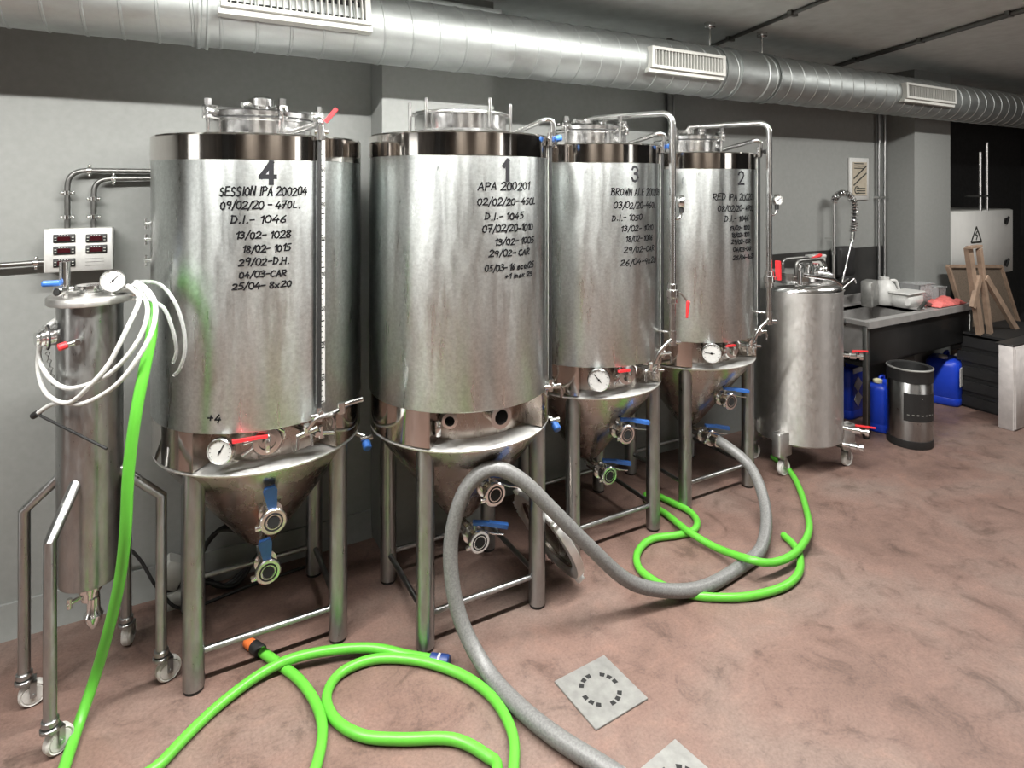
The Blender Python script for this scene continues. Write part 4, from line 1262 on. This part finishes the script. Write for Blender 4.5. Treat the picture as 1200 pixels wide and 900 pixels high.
ln.build('printed_emblem', 'yellow', sg)
ds = thing('soap_dispenser', 'black wall dispenser mounted on the dark splashback behind the sink', 'dispenser', (4.80, WALL_Y - .012, 1.17))
MB().box((-.11, -.10, -.10), (.11, 0, .14), .02).build('dispenser_body', 'black', ds)
MB().box((-.07, -.10, -.15), (.07, -.02, -.098), .012).build('spout', 'black', ds)
wb = thing('wall_box', 'small white box on the dark splashback behind the serving vessel', 'box', (4.47, WALL_Y - .012, 1.15))
MB().box((-.085, -.07, -.11), (.085, 0, .11), .008).build('box_body', 'cream', wb)
MB().box((-.087, -.074, .085), (.087, 0, .112), .005).build('box_lid', 'white', wb)

# ---------------------------------------------------------------- under and beside the sink
def jerrycan(loc, rz, w, d, h, label, deco, mat='drum', cap='lidcap'):
    t = thing('jerrycan', label, 'jerrycan', loc, rz, 'blue jerrycans by the sink')
    m = MB()
    def rr(z, s, c):
        X, Y = w / 2 * s, d / 2 * s
        return [(-X + c, -Y, z), (X - c, -Y, z), (X, -Y + c, z), (X, Y - c, z), (X - c, Y, z), (-X + c, Y, z), (-X, Y - c, z), (-X, -Y + c, z)]
    def smooth_ring(z, s):
        out = []
        for k in range(32):
            a = 2 * math.pi * k / 32
            ca, sa = math.cos(a), math.sin(a)
            e = 2 / 4.5
            out.append((w / 2 * s * math.copysign(abs(ca) ** e, ca), d / 2 * s * math.copysign(abs(sa) ** e, sa), z))
        return out
    prof = [(0, .90), (h * .02, .97), (h * .05, 1.0), (h * .16, 1.0), (h * .17, .985), (h * .18, 1.0), (h * .80, 1.0), (h * .86, .97), (h * .91, .86), (h * .94, .62), (h * .945, .3)]
    vs = [p for z, s in prof for p in smooth_ring(z, s)]
    fs = [tuple(range(31, -1, -1)), tuple(range((len(prof) - 1) * 32, len(prof) * 32))]
    for k in range(len(prof) - 1):
        for i in range(32):
            q = (i + 1) % 32
            fs.append((k * 32 + i, k * 32 + q, (k + 1) * 32 + q, (k + 1) * 32 + i))
    m.add(vs, fs)
    m.build('can_body', mat, t, sharp=50)
    MB().tube(bend([(-w * .05, 0, h * .92), (-w * .05, 0, h * 1.02), (w * .34, 0, h * 1.02), (w * .38, 0, h * .88)], .03), .012, 10).build('can_handle', mat, t)
    MB().cyl((-w * .25, 0, h * .93), (-w * .25, 0, h * 1.0), .032, bev=.005, n=24).build('cap', cap, t)
    return t


c1 = jerrycan((4.61, 2.665, 0), .25, .22, .16, .38, 'blue jerrycan with pale yellow cap standing just left of the steel keg', 0)
e = Matrix.Rotation(0, 4, 'Z')
MB().box((-.05, -.0835, .20), (.01, -.079, .31)).build('paper_label', 'white', c1)
MB().box((-.04, -.085, .26), (-.005, -.083, .30)).build('label_print', 'ink', c1)
c2 = jerrycan((5.68, 2.74, 0), .25, .27, .25, .40, 'wide blue jerrycan with white cap and label under the right end of the sink', 1, cap='white')  # lies half under the sink
MB().box((-.12, -.1285, .17), (-.01, -.123, .32)).build('paper_label', 'white', c2)
c3 = jerrycan((4.66, 2.97, 0), .1, .24, .22, .42, 'dark blue jerrycan with white diamond labels behind the sink leg', 2, cap='black')
for z in (.27, .16):
    MB().at((-.02, -.113, z), mat=Matrix.Rotation(math.radians(90), 4, 'X') @ Matrix.Rotation(math.radians(45), 4, 'Z')).box((-.042, -.042, -.003), (.042, .042, .002)).build('diamond_label', 'white', c3)
MB().box((-.09, -.114, .36), (.09, -.108, .40)).build('pale_band', 'cream', c3)

kg = thing('beer_keg', 'steel keg with black rubber ends standing in front of the sink leg', 'keg', (4.545, 2.42, 0))
KGR = .138
MB().lathe([(.0001, .03), (KGR - .006, .03), (KGR, .04), (KGR, .44), (KGR - .012, .458), (.0001, .46)], 48).build('keg_shell', 'leg', kg)
MB().lathe([(.09, .0), (KGR + .002, .0), (KGR + .004, .006), (KGR + .003, .052), (KGR - .012, .054), (.09, .03)], 48, closed=True).build('base_ring', 'black', kg)
MB().lathe([(KGR - .012, .445), (KGR + .002, .45), (KGR + .002, .522), (KGR + .005, .532), (KGR - .002, .542), (KGR - .022, .537), (KGR - .024, .46), (KGR - .03, .455)], 48, closed=True).build('top_ring', 'black', kg)
MB().lathe([(KGR - .001, .531), (KGR + .006, .533), (KGR + .006, .539), (KGR - .001, .543)], 48, closed=True).build('rim_line', 'cover_metal', kg)
MB().lathe([(KGR + .0005, .19), (KGR + .002, .19), (KGR + .002, .38), (KGR + .0005, .38)], 24, -167, -62, closed=True).build('label_panel', 'black', kg)
lm = MB()
for k in range(7):
    a = -155 + k * 12
    lm.at(pol(KGR + .0022, a, .235), rotz=math.radians(a)).box((-.001, -.008, -.003), (.0006, .006, .002 + .002 * (k % 3)))
lm.at(pol(KGR + .0022, -120, .35), rotz=math.radians(-120)).box((-.001, -.003, -.003), (.0006, .003, .003))
lm.build('label_print', 'cover_metal', kg)
MB().cyl((0, 0, .458), (0, 0, .49), .03).build('keg_neck', 'bright', kg)

# ---------------------------------------------------------------- far right corner
ep = thing('electrical_cabinet', 'white electrical cabinet with a warning triangle on the far right wall', 'cabinet', (6.33, 3.02, .93))
EW, EH = 1.21, .645
MB().box((0, 0, 0), (EW, .522, EH), .006).build('cabinet_body', 'cream', ep)
MB().box((.008, -.018, .008), (EW - .008, 0, EH - .008), .005).build('cabinet_door', 'enamel', ep)
for z in (.10, EH - .12):
    k = MB().at((EW - .17, -.02, z), axis=(0, -1, 0)).lathe([(.0001, 0), (.032, 0), (.032, .008), (.0001, .010)], 18)
    k.at((EW - .17, -.03, z), mat=Matrix.Rotation(math.radians(35), 4, 'Y')).box((-.014, -.014, -.04), (.014, .0, .055), .005)
    k.build('door_lock', 'black', ep)
tr = MB()
o_ = Vector((.46, -.0195, .335))
P3 = [Vector((-.10, 0, 0)), Vector((.10, 0, 0)), Vector((0, 0, .15))]
for i in range(3):
    a, b_ = o_ + P3[i], o_ + P3[(i + 1) % 3]
    tr.bar(a, b_, .016, .003, up=(0, 1, 0))
tr.bar(o_ + Vector((.012, 0, .105)), o_ + Vector((-.016, 0, .07)), .012, .003, up=(0, 1, 0)).bar(o_ + Vector((-.018, 0, .07)), o_ + Vector((.022, 0, .066)), .012, .003, up=(0, 1, 0)).bar(o_ + Vector((.02, 0, .066)), o_ + Vector((-.004, 0, .022)), .012, .003, up=(0, 1, 0))
tr.build('warning_triangle', 'yellow', ep)
pq = thing('wall_plaque', 'small dark framed plaque on the black wall just right of the column', 'plaque', (6.46, 3.55, 1.80))
MB().box((-.05, -.03, -.09), (.16, 0, .09), .004).build('frame', 'dark_metal', pq)
MB().box((-.035, -.033, -.075), (.145, -.028, .075)).build('panel', 'hole', pq)
MB().box((.05, -.036, -.06), (.075, -.031, .06)).build('light_stripe', 'paper', pq)

fb = thing('fibre_board', 'large brown fibre board with a pale wooden edge leaning at the far right', 'board', (5.86, 2.70, 0), 0)
pts = [(0, 1.12), (.92, 1.06), (1.16, .43), (.22, .47)]
mb = MB().at((0, 0, 0), mat=Matrix.Rotation(math.radians(-6), 4, 'X'))
x = MB(); x.prism(pts, -.008, .008)
mb.add([(p.x, p.z, p.y) for p in x.v], x.f); mb.build('board_sheet', 'cork', fb)
mb = MB().at((0, 0, 0), mat=Matrix.Rotation(math.radians(-6), 4, 'X'))
for i in range(4):
    a, b_ = pts[i], pts[(i + 1) % 4]
    mb.bar((a[0], -.012, a[1]), (b_[0], -.012, b_[1]), .028, .03, up=(0, 1, 0))
mb.build('edge_batten', 'wood', fb)
for x in (.40, 1.02):
    MB().bar((x, .03, 0), (x, .06, .46), .04, .03, up=(0, 1, 0)).build('leg', 'black', fb)
wt = thing('wooden_trestle', 'crossed raw wooden battens standing in front of the fibre board', 'trestle', (5.60, 2.48, 0))
MB().bar((-.12, 0, 1.325), (.07, 0, .62), .065, .035, up=(0, 1, 0)).build('batten', 'wood', wt)
MB().bar((-.015, -.03, 1.31), (.16, -.03, .62), .045, .03, up=(0, 1, 0)).build('batten', 'wood', wt)
MB().bar((.06, -.04, 1.08), (.56, -.05, .60), .05, .03, up=(0, 1, 0)).build('batten', 'wood', wt)
MB().bar((.02, -.02, 1.09), (-.10, -.02, .85), .05, .03, up=(0, 1, 0)).build('batten', 'wood', wt)
MB().bar((-.16, -.02, 1.325), (.02, -.02, 1.33), .04, .02, up=(0, 0, 1)).build('cap_piece', 'wood', wt)
ck = thing('dark_crate', 'low black slatted crate on the floor under the wooden battens', 'crate', (5.52, 2.30, 0))
m = MB()
for k in range(5):
    m.box((.14, .0, .02 + k * .12), (1.0, .02, .10 + k * .12)).box((.14, .02, .02 + k * .12), (.16, .34, .10 + k * .12)).box((.98, .02, .02 + k * .12), (1.0, .34, .10 + k * .12))
m.box((.14, 0, .60), (1.0, .34, .618)).box((.16, .02, 0), (.98, .32, .58))
m.build('crate_body', 'black', ck)
sl = thing('foam_slab', 'pale scuffed rectangular slab standing upright on the floor at the right edge', 'slab', (5.41, 2.15, 0))
MB().box((0, 0, 0), (.62, .10, .62), .006).build('slab_body', 'foam', sl)
MB().box((.012, -.008, .012), (.60, 0, .605), .003).build('side_panel', 'foam', sl)
MB().box((.0, .0, .62), (.62, .12, .632), .003).build('top_cover', 'tile', sl)
bg = thing('plastic_sack', 'crumpled pale sack on the floor behind the right leg of the sink', 'sack', (6.0, 2.80, 0))
vs, fs = [], []
rng = random.Random(5)
for k in range(9):
    for i in range(16):
        a = 2 * math.pi * i / 16
        zz = k / 8
        rr = .13 * math.sin(math.pi * (.18 + .78 * zz)) * (1 + rng.uniform(-.12, .12))
        vs.append((rr * math.cos(a), rr * .7 * math.sin(a), zz * .34))
for k in range(8):
    for i in range(16):
        q = (i + 1) % 16
        fs.append((k * 16 + i, k * 16 + q, (k + 1) * 16 + q, (k + 1) * 16 + i))
fs += [tuple(range(15, -1, -1)), tuple(128 + i for i in range(16))]
MB().add(vs, fs).build('sack_body', 'foam', bg, sharp=70)
